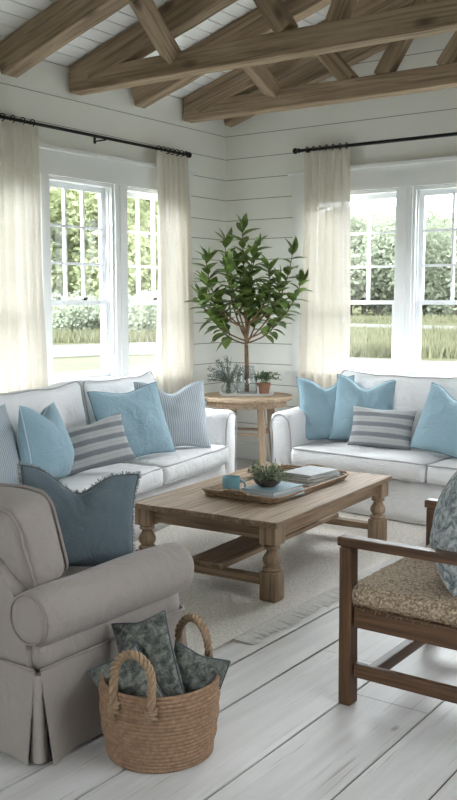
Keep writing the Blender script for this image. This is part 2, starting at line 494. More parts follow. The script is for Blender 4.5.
ZS, ZT = 0.86, 2.42
WL = [(-3.13, -2.41), (-2.27, -1.55), (-1.41, -0.69)]      # left wall windows (y ranges)
WR = [(0.88, 1.77), (1.90, 2.79), (2.92, 3.81)]            # right wall windows (x ranges)
w_ = wall('wall_left', YB, WT, [(a, b, ZS, ZT) for a, b in WL], EAVE + 0.05, 90)
w_ = wall('wall_right', 0.0, XR, [(a, b, ZS, ZT) for a, b in WR], 4.3, 0, gable=True)
w_ = wall('wall_east', 0.0, -YB, [(3.0, 5.3, 0.95, 2.35)], EAVE + 0.05, -90, (XR, 0, 0), paint='rear_grey')  # unseen wall; its opening is added to let in fill light
w_ = wall('wall_back', -XR, 0.0, [(-4.5, -2.0, 0.95, 2.35)], 4.3, 180, (0, YB, 0), paint='rear_grey')  # opening behind the camera, also added and sized for foreground fill
# clip for the back gable is left to the roof planes above it

def ceiling():
    bm = bmesh.new()
    ang = math.atan(SL); L = XM / math.cos(ang) + 0.02
    n = 25; pw = L / n
    for side in (0, 1):
        def P(s, dz, y):
            x = s * math.cos(ang) - dz * math.sin(ang); zz = EAVE + s * math.sin(ang) + dz * math.cos(ang)
            return (x if side == 0 else XR - x, y, zz)
        def slab(s0, s1, d0, d1, mi):
            v = [bm.verts.new(P(s, d, y)) for d in (d0, d1) for y in (YB - 0.1, 0.12) for s in (s0, s1)]
            for f in ((0, 2, 3, 1), (4, 5, 7, 6), (0, 1, 5, 4), (2, 6, 7, 3), (0, 4, 6, 2), (1, 3, 7, 5)):
                fc = bm.faces.new([v[i] for i in f]); fc.material_index = mi
        for k in range(n):
            slab(k * pw + 0.0042, (k + 1) * pw - 0.0042, 0.0, 0.012, 0)
        slab(-0.15, L, 0.012, 0.10, 1)
    tag(obj('ceiling', bm, [M['ceil'], M['ceil_gap']]), None, None, kind='structure')
ceiling()

def floor():
    bm = bmesh.new()
    xs = [0.0]
    seq = [0.24, 0.27, 0.22, 0.3, 0.25, 0.21, 0.28, 0.23, 0.26, 0.34, 0.23, 0.22, 0.22, 0.32, 0.31, 0.24, 0.30, 0.27, 0.25, 0.31, 0.22, 0.29, 0.3]
    for s in seq: xs.append(xs[-1] + s)
    k0 = min(range(len(xs)), key=lambda i: abs(xs[i] - 3.05)); sh = 3.05 - xs[k0]
    xs = [x + sh for x in xs]; xs[0] = 0.0; xs[-1] = XR
    xs = [x for x in xs if x < XR - 0.05] + [XR]
    rr = random.Random(3)
    for a, b in zip(xs, xs[1:]):
        y = YB; first = True
        while y < -0.001:
            L = rr.uniform(2.4, 4.2) if not first else rr.uniform(0.8, 3.6); first = False
            y2 = min(0.0, y + L)
            if 0 - y2 < 0.5: y2 = 0.0
            dz = rr.uniform(-0.001, 0.0)
            box(bm, a + 0.0052, b - 0.0052, y + 0.0015, y2 - 0.0015, -0.02, dz)
            y = y2
    box(bm, -0.1, XR + 0.1, YB - 0.1, 0.1, -0.12, -0.008, 1)
    tag(obj('floor', bm, [M['floor'], M['floor_gap']]), None, None, kind='structure')
floor()

def baseboard(name, a, b, rot, loc=(0, 0, 0)):
    bm = bbox(a, b, -0.018, -0.0005, 0.0, 0.145, 0.004, 1)
    box(bm, a, b, -0.022, -0.0005, 0.145, 0.156)
    o = obj(name, bm, M['trim']); o.location = loc; o.rotation_euler = (0, 0, R(rot)); tag(o, None, None, kind='structure')
baseboard('baseboard_left', YB, -0.02, 90); baseboard('baseboard_right', 0.0, XR, 0)

def window(n, a, b, rot):
    w = thing('window_%d' % n, rotz=rot, kind='structure')
    # jamb
    bm = bmesh.new()
    j = 0.022
    box(bm, a, a + j, 0.0, WT, ZS, ZT); box(bm, b - j, b, 0.0, WT, ZS, ZT)
    box(bm, a + j, b - j, 0.0, WT, ZT - j, ZT); box(bm, a + j, b - j, 0.0, WT + 0.03, ZS, ZS + 0.02)
    for x0, x1 in ((a + j, a + j + 0.012), (b - j - 0.012, b - j)):
        box(bm, x0, x1, 0.030, 0.042, ZS + 0.02, ZT - j)
    obj('window_frame', bm, M['trim'], w)
    x0, x1 = a + j, b - j; zm = 1.48; st = 0.042
    def sash(name, z0, z1, y0, y1, top, bot):
        bm = bmesh.new()
        box(bm, x0, x0 + st, y0, y1, z0, z1); box(bm, x1 - st, x1, y0, y1, z0, z1)
        box(bm, x0 + st, x1 - st, y0, y1, z1 - top, z1); box(bm, x0 + st, x1 - st, y0, y1, z0, z0 + bot)
        s = obj(name, bm, M['sash'], w)
        g0, g1, h0, h1 = x0 + st, x1 - st, z0 + bot, z1 - top
        ym = (y0 + y1) / 2
        bm = bmesh.new(); box(bm, g0, g1, ym - 0.002, ym + 0.002, h0, h1)
        obj('pane', bm, M['pane'], s)
        return s, (g0, g1, h0, h1, ym)
    s, (g0, g1, h0, h1, ym) = sash('upper_sash', zm - 0.018, ZT - j, 0.078, 0.108, 0.042, 0.036)
    bm = bmesh.new(); mw = 0.010
    for k in (1, 2):
        xk = g0 + (g1 - g0) * k / 3; box(bm, xk - mw, xk + mw, ym - 0.014, ym + 0.014, h0, h1)
        zk = h0 + (h1 - h0) * k / 3; box(bm, g0, g1, ym - 0.0135, ym + 0.0135, zk - mw, zk + mw)
    obj('muntins', bm, M['sash'], s)
    s, (g0, g1, h0, h1, ym) = sash('lower_sash', ZS + 0.02, zm + 0.018, 0.044, 0.074, 0.036, 0.055)
    bm = bmesh.new(); xc = g0 + (g1 - g0) * 0.62
    box(bm, xc - 0.02, xc + 0.02, 0.05, 0.07, zm + 0.018, zm + 0.03); box(bm, xc - 0.006, xc + 0.034, 0.052, 0.064, zm + 0.03, zm + 0.04)
    obj('latch', bm, M['iron'], s)
    return w
n = 0
for (a, b) in WL:
    n += 1; window(n, a, b, 90)
for (a, b) in WR:
    n += 1; window(n, a, b, 0)

def casing(name, ws, rot):
    bm = bmesh.new()
    xa, xb = ws[0][0], ws[-1][1]
    posts = [(xa - 0.13, xa)] + [(p[1], q[0]) for p, q in zip(ws, ws[1:])] + [(xb, xb + 0.13)]
    for a, b in posts:
        box(bm, a, b, -0.022, -0.0005, ZS, ZT + 0.005)
    for p, q in zip(ws, ws[1:]):
        c = (p[1] + q[0]) / 2; box(bm, c - 0.02, c + 0.02, -0.030, -0.022, ZS, ZT + 0.005)
    box(bm, xa - 0.15, xb + 0.15, -0.027, -0.0005, ZT + 0.005, ZT + 0.185)
    box(bm, xa - 0.18, xb + 0.18, -0.050, -0.0005, ZT + 0.185, ZT + 0.215)
    box(bm, xa - 0.17, xb + 0.17, -0.065, -0.0005, ZS - 0.035, ZS)
    box(bm, xa - 0.13, xb + 0.13, -0.022, -0.0005, ZS - 0.135, ZS - 0.035)
    o = obj(name, bm, M['trim']); o.rotation_euler = (0, 0, R(rot)); tag(o, None, None, kind='structure')
casing('trim_1', WL, 90); casing('trim_2', WR, 0)

# ------------------------------------------------------------------ roof timbers
def beam(name, p0, p1, w, h, parent=None, seed=0.0, up=(0, 0, 1), mat='beam'):
    """timber from p0 to p1 (centre line), w across, h deep; local X is the grain"""
    p0 = Vector(p0); p1 = Vector(p1); d = p1 - p0; L = d.length; d.normalize()
    upv = Vector(up); y = upv.cross(d)
    if y.length < 1e-4: y = Vector((0, 1, 0))
    y.normalize(); zz = d.cross(y)
    bm = subdiv_box(0, L, -w / 2, w / 2, -h / 2, h / 2, 0.11)
    bmesh.ops.bevel(bm, geom=[e for e in bm.edges if len(e.link_faces) == 2 and e.calc_face_angle(0) > 1.0], offset=0.007, segments=1, affect='EDGES')
    jitter(bm, 0.005, 4.0, seed * 3.1)
    # shift texture space so that no two timbers share their knots
    off = seed * 7.3
    for v in bm.verts: v.co.x += off
    o = obj(name, bm, M[mat], parent)
    m = Matrix(((d.x, y.x, zz.x, p0.x), (d.y, y.y, zz.y, p0.y), (d.z, y.z, zz.z, p0.z), (0, 0, 0, 1)))
    o.matrix_basis = m @ Matrix.Translation((-off, 0, 0))
    return o

def roof_z(x): return EAVE + SL * (x if x < XM else XR - x)
RH, RW = 0.20, 0.12
def rafter_pair(y, parent, seed, w=RW, h=RH):
    c = h / 2 / math.cos(math.atan(SL)) + 0.006
    y = y + 0.06
    a = beam('rafter', (0.012 + 0.03, y, roof_z(0.042) - c), (XM - 0.03, y, roof_z(XM - 0.03) - c), w, h, parent, seed)
    b = beam('rafter', (XR - 0.042, y, roof_z(XR - 0.042) - c), (XM + 0.03, y, roof_z(XM + 0.03) - c), w, h, parent, seed + 0.4)
    return a, b

def truss(y, label, seed, webs):
    t = thing('roof_truss', label, 'roof truss', (0, 0, 0), 0, 'timber roof trusses')
    beam('tie_beam', (0.02, y + 0.065, 3.125), (XR - 0.02, y + 0.065, 3.11), 0.13, 0.15, t, seed)
    rafter_pair(y, t, seed + 1.3)
    for i, (p0, p1, w, h) in enumerate(webs): beam('web_post', p0, p1, w, h, t, seed + 2.1 + i * 0.37, up=(0, 1, 0))
    return t
truss(-2.05, 'nearer timber roof truss whose tie beam crosses the top of the picture', 0.0,
      [((1.92, -1.99, 3.20), (1.66, -1.99, 3.58), 0.13, 0.12), ((2.27, -1.99, 3.19), (2.55, -1.99, 3.83), 0.11, 0.11),
       ((1.00, -2.03, 3.19), (1.20, -2.64, 3.41), 0.13, 0.12)])
truss(-0.67, 'farther timber roof truss close to the window wall', 5.0,
      [((1.64, -0.61, 3.18), (1.33, -0.61, 3.52), 0.12, 0.10), ((1.90, -0.61, 3.18), (2.27, -0.61, 3.76), 0.12, 0.10),
       ((2.40, -0.61, 3.18), (2.85, -0.61, 3.80), 0.12, 0.10), ((0.95, -0.66, 3.19), (1.02, -1.27, 3.40), 0.12, 0.11)])
def rafters(y, label, seed, w=RW, h=RH):
    t = thing('ceiling_rafters', label, 'rafters', (0, 0, 0), 0, 'timber rafters between the trusses')
    rafter_pair(y, t, seed, w, h)
rafters(-2.74, 'heavy timber rafter at the upper left, nearest to the viewer', 9.0, 0.15, 0.21)
rafters(-1.36, 'timber rafter between the two roof trusses', 11.0)
rafters(-0.12, 'timber rafter against the shiplap gable wall', 13.0, 0.10, 0.17)

# ------------------------------------------------------------------ curtains and rods
def curtain(x0t, x1t, x0b, x1b, rot, label, group, folds=6, seed=0, rings=6, zr=2.79):
    root = thing('curtain', label, 'curtain', (0, 0, 0), rot, group)
    rr = random.Random(seed)
    ph = [rr.uniform(-0.5, 0.5) for _ in range(folds + 2)]
    nx, nz = folds * 14, 44
    ztop, zbot = zr - 0.018, 0.012
    bm = bmesh.new(); grid = []
    for j in range(nz + 1):
        t = j / nz; zz = ztop + (zbot - ztop) * t
        row = []
        for i in range(nx + 1):
            s = i / nx
            xa, xb = x0t + (x0b - x0t) * t, x1t + (x1b - x1t) * t
            q = s * folds
            k = int(min(folds - 1, q))
            wob = 0.35 * math.sin(3.1 * t + ph[k] * 4) * t
            a = 2 * math.pi * (q + wob)
            head = max(0.0, 1 - t * 22)
            pin = math.exp(-((t - 0.030) / 0.014) ** 2)
            amp = 0.030 * (0.55 + 0.6 * t) * (1 + 0.5 * ph[k]) + 0.014 * head
            amp *= (1 - 0.55 * pin)
            y = -0.105 - amp * math.sin(a) - 0.010 * math.sin(2.3 * a + 4 * t + seed) * t
            x = xa + (xb - xa) * s + 0.010 * math.cos(a) * (1 - 0.4 * pin) + 0.006 * math.sin(6 * t + k)
            row.append(bm.verts.new((x, y, zz)))
        grid.append(row)
    for j in range(nz):
        for i in range(nx): bm.faces.new((grid[j][i], grid[j][i + 1], grid[j + 1][i + 1], grid[j + 1][i]))
    obj('curtain_panel', bm, M['curtain'], root, True)
    for i in range(rings):
        xr = x0t + (x1t - x0t) * (i + 0.5) / rings
        bm = bmesh.new()
        tube(bm, [(xr + 0.004 * math.sin(a * 0.5), -0.105 + 0.024 * math.cos(a), zr + 0.024 * math.sin(a)) for a in [2 * math.pi * k / 14 for k in range(14)]], 0.0045, 6, closed=True)
        obj('curtain_ring', bm, M['iron'], root, True)
    return root

def rod(xa, xb, rot, label, brackets, ends, zr):
    root = thing('curtain_rod', label, 'curtain rod', (0, 0, 0), rot, 'black curtain rods')
    bm = bmesh.new(); tube(bm, [(xa, -0.105, zr), (xb, -0.105, zr)], 0.0125, 12); obj('rod', bm, M['iron'], root, True, 40)
    for e, s in ends:
        bm = bmesh.new()
        lathe(bm, [(0.0135, 0), (0.02, 0.004), (0.02, 0.014), (0.013, 0.02), (0.022, 0.032), (0.027, 0.045), (0.022, 0.06), (0.0, 0.068)], 14)
        f = obj('finial', bm, M['iron'], root, True)
        f.location = (e, -0.105, zr); f.rotation_euler = (0, R(90 * s), 0)
    for x in brackets:
        bm = bmesh.new()
        box(bm, x - 0.006, x + 0.006, -0.118, -0.001, zr - 0.022, zr - 0.013); box(bm, x - 0.012, x + 0.012, -0.006, -0.0005, zr - 0.035, zr + 0.02)
        obj('bracket', bm, M['iron'], root)
rod(-3.75, -0.74, 90, 'black iron curtain rod over the left window wall', (-3.6, -1.76, -0.84), ((-0.74, 1), (-3.75, -1)), 2.752)
rod(0.87, 4.10, 0, 'black iron curtain rod over the right window wall', (0.95, 2.35, 3.95), ((0.87, -1), (4.10, 1)), 2.795)
cg = 'cream linen curtains'
curtain(-3.28, -2.46, -3.30, -2.40, 90, 'cream sheer curtain at the left edge, left of the left wall windows', cg, 9, 1, 9, 2.752)
curtain(-1.14, -0.71, -1.15, -0.63, 90, 'cream sheer curtain on the left wall beside the room corner', cg, 6, 2, 7, 2.752)
curtain(0.91, 1.36, 0.88, 1.38, 0, 'cream sheer curtain on the right wall behind the side table', cg, 6, 3, 7, 2.795)

# ------------------------------------------------------------------ rug
def rug():
    root = thing('area_rug', 'large beige flatwoven rug under the wooden coffee table', 'rug', (0, 0, 0))
    bm = subdiv_box(1.15, 2.90, -4.25, -1.2, 0.0012, 0.011, 0.25)
    obj('woven_field', bm, M['rug'], root)
    bm = bmesh.new(); rr = random.Random(5)
    y = -3.97
    while y < -1.25:
        w = rr.uniform(0.016, 0.03); L = rr.uniform(0.09, 0.12)
        dy = rr.uniform(-0.012, 0.012)
        v = [bm.verts.new(p) for p in ((2.895, y, 0.0105), (2.895, y + w, 0.0105), (2.895 + L * 0.6, y + w + dy, 0.006), (2.895 + L * 0.6, y + dy, 0.006),
                                       (2.895 + L, y + w * 0.8 + dy, 0.003), (2.895 + L, y + w * 0.2 + dy, 0.003))]
        bm.faces.new((v[0], v[3], v[2], v[1])); bm.faces.new((v[3], v[5], v[4], v[2]))
        y += w * 0.9
    bm2 = bm
    bmesh.ops.solidify(bm2, geom=bm2.faces[:], thickness=0.002)
    obj('fringe', bm2, M['rug_fringe'], root)
rug()

# ------------------------------------------------------------------ sofas
def piping(path, r, mat, parent, closed=True, name='piping'):
    bm = bmesh.new(); tube(bm, path, r, 6, closed=closed)
    return obj(name, bm, mat, parent, True)

def sofa(label, loc, rotz, cw, ncush, seed, group):
    """local: front edge on y=0, depth to +y, x from 0 (left end) to L; seen from the front"""
    AW, D, AH = 0.20, 0.96, 0.67
    L = 2 * AW + ncush * cw
    root = thing('slipcovered_sofa', label, 'sofa', loc, rotz, group)
    # base with skirt to the floor
    bm = soft_box(0.012, L - 0.012, 0.03, D - 0.02, 0.014, 0.30, 0.02, step=0.08, amp=0.006, nscale=5, seed=seed)
    obj('base', bm, M['sofa'], root, True)
    # back frame
    bm = soft_box(AW * 0.6, L - AW * 0.6, D - 0.22, D, 0.25, 0.80, 0.05, step=0.09, amp=0.005, seed=seed + 1)
    obj('back_frame', bm, M['sofa'], root, True)
    for s in (0, 1):
        x0 = 0.0 if s == 0 else L - AW
        bm = soft_box(x0, x0 + AW, 0.03, D - 0.01, 0.014, AH, 0.045, crown=(0.012, 0.008, 0.012), step=0.045, amp=0.010, nscale=5, seed=seed + 2 + s)
        # the arm rises a little to the back and swells outward at the top
        for v in bm.verts:
            v.co.z += 0.02 * max(0, v.co.z - 0.3) / 0.38 * (v.co.y / D)
            k = max(0, (v.co.z - 0.40) / 0.28)
            v.co.x += (-1 if s == 0 else 1) * 0.025 * k
        a = obj('arm', bm, M['sofa'], root, True)
        xc = x0 + AW / 2; hx = AW / 2 - 0.012
        pts = []
        for (px, pz) in [(-hx, 0.03), (-hx, 0.2), (-hx, 0.4), (-hx, 0.56), (-hx + 0.012, 0.625), (-hx + 0.05, 0.662), (0, 0.672), (hx - 0.05, 0.662), (hx - 0.012, 0.625), (hx, 0.56), (hx, 0.4), (hx, 0.2), (hx, 0.03)]:
            k = max(0, (pz - 0.40) / 0.28)
            pts.append((xc + px + (-1 if s == 0 else 1) * 0.025 * k, 0.035, pz - 0.008))
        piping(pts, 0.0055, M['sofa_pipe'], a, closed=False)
    for i in range(ncush):
        x0 = AW + i * cw + 0.004; x1 = AW + (i + 1) * cw - 0.004
        z0, z1 = 0.302, 0.442
        bm = soft_box(x0, x1, -0.015, D - 0.20, z0, z1, 0.035, crown=(0.0, 0.012, 0.022), step=0.045, amp=0.008, nscale=6, seed=seed + 7 + i * 2)
        c = obj('seat_cushion', bm, M['sofa'], root, True)
        xc, yc = (x0 + x1) / 2, (D - 0.215) / 2; hx, hy = (x1 - x0) / 2 - 0.007, (D - 0.185) / 2 - 0.007
        for zz in (z1 - 0.012, z0 + 0.012):
            path = []
            for (px, py) in rrect(hx, hy, 0.04):
                q = Vector((xc + px, yc + py, zz)); q += Vector(noise.noise_vector(q * 6 + Vector((seed, 0, 0)))) * 0.006
                path.append(q)
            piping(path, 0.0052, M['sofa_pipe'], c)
    for i in range(ncush):
        x0 = AW + i * cw + 0.005; x1 = AW + (i + 1) * cw - 0.005
        h = 0.50; t = 0.20
        bm = soft_box(-(x1 - x0) / 2, (x1 - x0) / 2, -t / 2, t / 2, 0, h, 0.06, crown=(0.0, 0.05, 0.0), step=0.05, amp=0.014, nscale=4.5, seed=seed + 20 + i * 3)
        for v in bm.verts:                                  # soft, dog-eared upper corners
            u = v.co.x / ((x1 - x0) / 2); k = max(0, v.co.z / h - 0.6) / 0.4
            v.co.z += 0.035 * k * (abs(u) ** 3 - 0.25)
        c = obj('back_cushion', bm, M['sofa'], root, True)
        c.location = ((x0 + x1) / 2, D - 0.345, 0.455); c.rotation_euler = (R(-10), 0, 0)
        hx = (x1 - x0) / 2 - 0.012
        for yy in (-t / 2 + 0.018, t / 2 - 0.018):
            path = []
            for px, pz in rrect(hx, h / 2 - 0.012, 0.055):
                u = px / hx; k = max(0, (pz + h / 2) / h - 0.6) / 0.4
                q = Vector((px, yy, pz + h / 2 + 0.035 * k * (abs(u) ** 3 - 0.25)))
                q += Vector(noise.noise_vector(Vector((q.x, q.y, q.z)) * 4.5 + Vector(((seed + 20 + i * 3), (seed + 20 + i * 3) * 1.7, (seed + 20 + i * 3) * 0.3)))) * 0.014
                path.append(q)
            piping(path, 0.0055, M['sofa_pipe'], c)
    return root
sg = 'white slipcovered sofas'
# left sofa: front right corner near (1.22,-1.50), facing the room
ang = 100.0; Lw = 0.40 + 3 * 0.98
d_ = Vector((math.cos(R(ang)), math.sin(R(ang))))
LS = Vector((1.215, -1.50)) - d_ * Lw
sofa('longer white slipcovered sofa under the left wall windows, behind the greige armchair', (LS.x, LS.y, 0), ang, 0.98, 3, 1.0, sg)
RS = Vector((1.46, -1.49)); RA = -5.0
sofa('white slipcovered sofa under the right wall windows, behind the coffee table', (RS.x, RS.y, 0), RA, 1.10, 2, 40.0, sg)

# ------------------------------------------------------------------ throw pillows
def pillow_bm(w, h, t, seed, notch=0.10, n=26, pinch=0.07, nu=0.0, sharp=0.05):
    bm = bmesh.new()
    def surf(u, v, s):
        x = w / 2 * u * (1 - pinch * (1 - v * v) * abs(u)); zz = h / 2 * v * (1 - pinch * (1 - u * u) * abs(v))
        top = max(0.0, (v + 0.15) / 1.15)
        nt_ = math.exp(-((u - nu) / 0.42) ** 2)
        zz -= notch * h * nt_ * top ** 2.2
        f = max(0.0, (1 - u * u) * (1 - v * v)) ** 0.46
        y = s * t / 2 * f * (1.0 - 0.25 * v)
        cr = math.exp(-((u - nu) / 0.10) ** 2) * top ** 1.5 * f
        y -= s * notch * 0.35 * t * cr * 2.0
        p = Vector((x, y, zz))
        wv = noise.noise(Vector((x * 7 + seed, s * 3.1, zz * 7 - seed))) * 0.016 + noise.noise(Vector((x * 17 + seed, s * 3.1, zz * 17))) * 0.005
        p.y += s * wv * (f ** 0.7)
        p.x += noise.noise(Vector((x * 5, seed, zz * 5))) * 0.010; p.z += noise.noise(Vector((seed, x * 5, zz * 5))) * 0.010
        return p
    grids = {}
    for s in (-1, 1):
        for i in range(n + 1):
            for j in range(n + 1):
                edge = i in (0, n) or j in (0, n)
                if s == 1 and edge: grids[(s, i, j)] = grids[(-1, i, j)]; continue
                # denser near the rim
                u = math.sin((i / n * 2 - 1) * math.pi / 2); v = math.sin((j / n * 2 - 1) * math.pi / 2)
                grids[(s, i, j)] = bm.verts.new(surf(u, v, s))
        for i in range(n):
            for j in range(n):
                q = [grids[(s, i, j)], grids[(s, i + 1, j)], grids[(s, i + 1, j + 1)], grids[(s, i, j + 1)]]
                f_ = bm.faces.new(q if s == -1 else q[::-1])
    rim = [grids[(-1, i, 0)].co.copy() for i in range(n)] + [grids[(-1, n, j)].co.copy() for j in range(n)] + \
          [grids[(-1, n - i, n)].co.copy() for i in range(n)] + [grids[(-1, 0, n - j)].co.copy() for j in range(n)]
    return bm, rim

def pillow(label, mat, pipe, base, w, h, t, heading, lean, roll=0, seed=0, notch=0.10, group='throw pillows', name='throw_pillow', pr=0.0042, nu=0.0, back=None, cat='pillow'):
    bm, rim = pillow_bm(w, h, t, seed, notch, nu=nu)
    mats = [M[mat]] + ([M[back]] if back else [])
    if back:
        for f in bm.faces:
            if f.calc_center_median().y > 0: f.material_index = 1
    o = obj(name, bm, mats, None, True)
    tag(o, label, cat, group)
    m = Matrix.Rotation(R(heading + 90), 4, 'Z') @ Matrix.Rotation(R(-lean), 4, 'X') @ Matrix.Rotation(R(roll), 4, 'Y')
    low = min((m @ v.co).z for v in o.data.vertices)
    ce = m @ Vector((0, 0, h / 2))
    o.matrix_basis = Matrix.Translation(Vector((base[0], base[1], base[2] - low)) + Vector((ce.x, ce.y, 0)) * 1.0) @ m
    if pipe:
        b2 = bmesh.new(); tube(b2, rim, pr, 6, closed=True); obj('piping', b2, M[pipe], o, True)
    return o
SZ = 0.450
pg = 'throw pillows on the left sofa'
pillow('ticking striped blue cushion at the far left end of the left sofa', 'tick', 'blue_pipe_lt', (1.27,-3.88, SZ), 0.50, 0.48, 0.17, 10, 18, 0, 3.0, 0.05, pg)
pillow('plump light blue cushion beside the striped cushion on the left sofa', 'blue', 'blue_pipe_lt', (1.31, -3.53, SZ), 0.44, 0.45, 0.25, 22, 12, 4, 5.0, 0.17, pg)
pillow('small grey banded lumbar cushion on the left sofa', 'band', None, (1.34, -3.15, SZ), 0.48, 0.31, 0.13, -26, 24, -10, 8.0, 0.04, pg)
pillow('largest light blue cushion on the left sofa, behind the banded cushion', 'blue', 'blue_pipe', (1.19, -2.60, SZ), 0.59, 0.49, 0.17, -10, 20, -3, 11.0, 0.06, pg)
pillow('pinstriped grey blue cushion at the corner end of the left sofa', 'tick', 'blue_pipe_lt', (1.12, -2.16, SZ), 0.54, 0.485, 0.16, -28, 18, 2, 14.0, 0.16, pg)
pg = 'throw pillows on the right sofa'
pillow('light blue cushion leaning by the left arm of the right sofa', 'blue', 'blue_pipe', (1.80, -1.20, SZ), 0.43, 0.49, 0.16, -58, 18, -2, 17.0, 0.17, pg)
pillow('light blue cushion behind the grey banded lumbar cushion on the right sofa', 'blue', 'blue_pipe', (2.05, -1.17, SZ), 0.48, 0.50, 0.17, -75, 18, 3, 20.0, 0.17, pg)
pillow('grey banded lumbar cushion on the right sofa', 'band', None, (2.28, -1.32, SZ), 0.46, 0.30, 0.13, -78, 22, 2, 23.0, 0.03, pg)
pillow('light blue cushion at the right edge on the right sofa', 'blue', 'blue_pipe', (2.77, -1.40, SZ), 0.50, 0.475, 0.19, -100, 22, 6, 26.0, 0.17, pg)

# ------------------------------------------------------------------ foreground armchair
def armchair():
    root = thing('slipcovered_armchair', 'greige slipcovered armchair in the left foreground with rolled arms', 'armchair', (0, 0, 0))
    X0, X1, Y0, Y1 = 2.12, 3.03, -5.24, -4.48
    bm = soft_box(X0 + 0.01, X1 - 0.008, Y0 + 0.02, Y1, 0.26, 0.42, 0.03, step=0.07, amp=0.004, seed=2)
    obj('body', bm, M['greige'], root, True)
    # skirt: four flared panels with kick pleats at the corners
    def skirt(p0, p1, nrm, seed):
        bm = bmesh.new(); n, m = 24, 8; g = []
        p0 = Vector(p0); p1 = Vector(p1); nrm = Vector(nrm)
        for j in range(m + 1):
            t = j / m; row = []
            for i in range(n + 1):
                s = i / n
                p = p0.lerp(p1, s); p.z = 0.315 - 0.303 * t
                fl = 0.018 * t + 0.012 * t * math.sin(5.0 * s + seed) + 0.008 * t * math.sin(13 * s + seed * 2)
                en = min(s, 1 - s); fl += 0.022 * t * max(0, 1 - en / 0.12)
                row.append(bm.verts.new(p + nrm * (0.002 + fl)))
            g.append(row)
        for j in range(m):
            for i in range(n): bm.faces.new((g[j][i], g[j][i + 1], g[j + 1][i + 1], g[j + 1][i]))
        bmesh.ops.recalc_face_normals(bm, faces=bm.faces[:])
        bmesh.ops.solidify(bm, geom=bm.faces[:], thickness=0.004)
        o = obj('skirt_panel', bm, M['greige'], root, True, 50)
        b2 = bmesh.new(); tube(b2, [p0.lerp(p1, k / 12) + nrm * 0.006 + Vector((0, 0, 0.318 - p0.z)) for k in range(13)], 0.0055, 6)
        obj('welt', b2, M['greige_pipe'], o, True)
    gp = 0.012
    skirt((X1, Y0 + gp, 0), (X1, Y1 - gp, 0), (1, 0, 0), 1.0); skirt((X1 - gp, Y0, 0), (X0 + gp, Y0, 0), (0, -1, 0), 2.2)
    skirt((X0, Y1 - gp, 0), (X0, Y0 + gp, 0), (-1, 0, 0), 3.0); skirt((X0 + gp, Y1, 0), (X1 - gp, Y1, 0), (0, 1, 0), 4.0)
    for cx, cy in ((X1 - 0.012, Y0 + 0.012), (X0 + 0.012, Y0 + 0.012), (X1 - 0.012, Y1 - 0.012), (X0 + 0.012, Y1 - 0.012)):
        bm = bmesh.new(); lathe(bm, [(0.030, 0.012), (0.018, 0.30)], 10, cx, cy); obj('kick_pleat', bm, M['greige'], root, True, 50)
    # rolled arms
    for s in (1, -1):
        xc = X1 - 0.005 if s == 1 else X0 + 0.005
        bm = bmesh.new()
        prof = [(0.0, Y0 - 0.035), (0.050, Y0 - 0.035), (0.078, Y0 - 0.030), (0.089, Y0 - 0.012), (0.091, Y0 + 0.05), (0.093, -5.0), (0.096, -4.8), (0.097, -4.65), (0.095, Y1 - 0.08), (0.090, Y1 - 0.05), (0.075, Y1 - 0.028), (0.045, Y1 - 0.02), (0.0, Y1 - 0.018)]
        rings = []
        full = []
        for (r0, y0), (r1, y1) in zip(prof, prof[1:]):
            k = max(1, int(abs(y1 - y0) / 0.05))
            for q in range(k): full.append((r0 + (r1 - r0) * q / k, y0 + (y1 - y0) * q / k))
        full.append(prof[-1])
        for r_, y in full:
            rings.append([bm.verts.new((xc + r_ * math.cos(a), y, 0.495 + r_ * math.sin(a))) for a in [2 * math.pi * k / 28 for k in range(28)]])
        for A, B in zip(rings, rings[1:]):
            for k in range(28): bm.faces.new((A[k], A[(k + 1) % 28], B[(k + 1) % 28], B[k]))
        bmesh.ops.remove_doubles(bm, verts=bm.verts[:], dist=0.0005)
        jitter(bm, 0.006, 5, 3 + s)
        a = obj('rolled_arm', bm, M['greige'], root, True)
        piping([(xc + 0.080 * math.cos(t), Y0 - 0.031, 0.495 + 0.080 * math.sin(t)) for t in [2 * math.pi * k / 30 for k in range(30)]], 0.005, M['greige_pipe'], a)
        bm = soft_box(xc - 0.05 - 0.02 * s, xc + 0.05 - 0.045 * s, Y0 + 0.012, Y1 - 0.01, 0.38, 0.50, 0.015, step=0.08, amp=0.003)
        obj('arm_panel', bm, M['greige'], a, True)
    # outer back, arched and raked
    bm = bmesh.new(); n = 20; g = {}
    for i in range(n + 1):
        s = i / n; x = X0 + 0.05 + (X1 - X0 - 0.10) * s
        top = 0.50 + 0.27 * (1 - abs(2 * s - 1) ** 3.0)
        for j in range(11):
            t = j / 10; zz = 0.30 + (top - 0.30) * t
            for d in (0, 1):
                rk = -0.10 * max(0, zz - 0.32)
                g[i, j, d] = bm.verts.new((x, Y0 + 0.004 + rk + d * 0.10, zz))
    for i in range(n):
        for j in range(10):
            bm.faces.new((g[i, j, 0], g[i + 1, j, 0], g[i + 1, j + 1, 0], g[i, j + 1, 0])); bm.faces.new((g[i, j, 1], g[i, j + 1, 1], g[i + 1, j + 1, 1], g[i + 1, j, 1]))
        bm.faces.new((g[i, 10, 0], g[i + 1, 10, 0], g[i + 1, 10, 1], g[i, 10, 1])); bm.faces.new((g[i, 0, 0], g[i, 0, 1], g[i + 1, 0, 1], g[i + 1, 0, 0]))
    for j in range(10):
        for i in (0, n): bm.faces.new((g[i, j, 0], g[i, j + 1, 0], g[i, j + 1, 1], g[i, j, 1]))
    obj('back_frame', bm, M['greige'], root, True, 50)
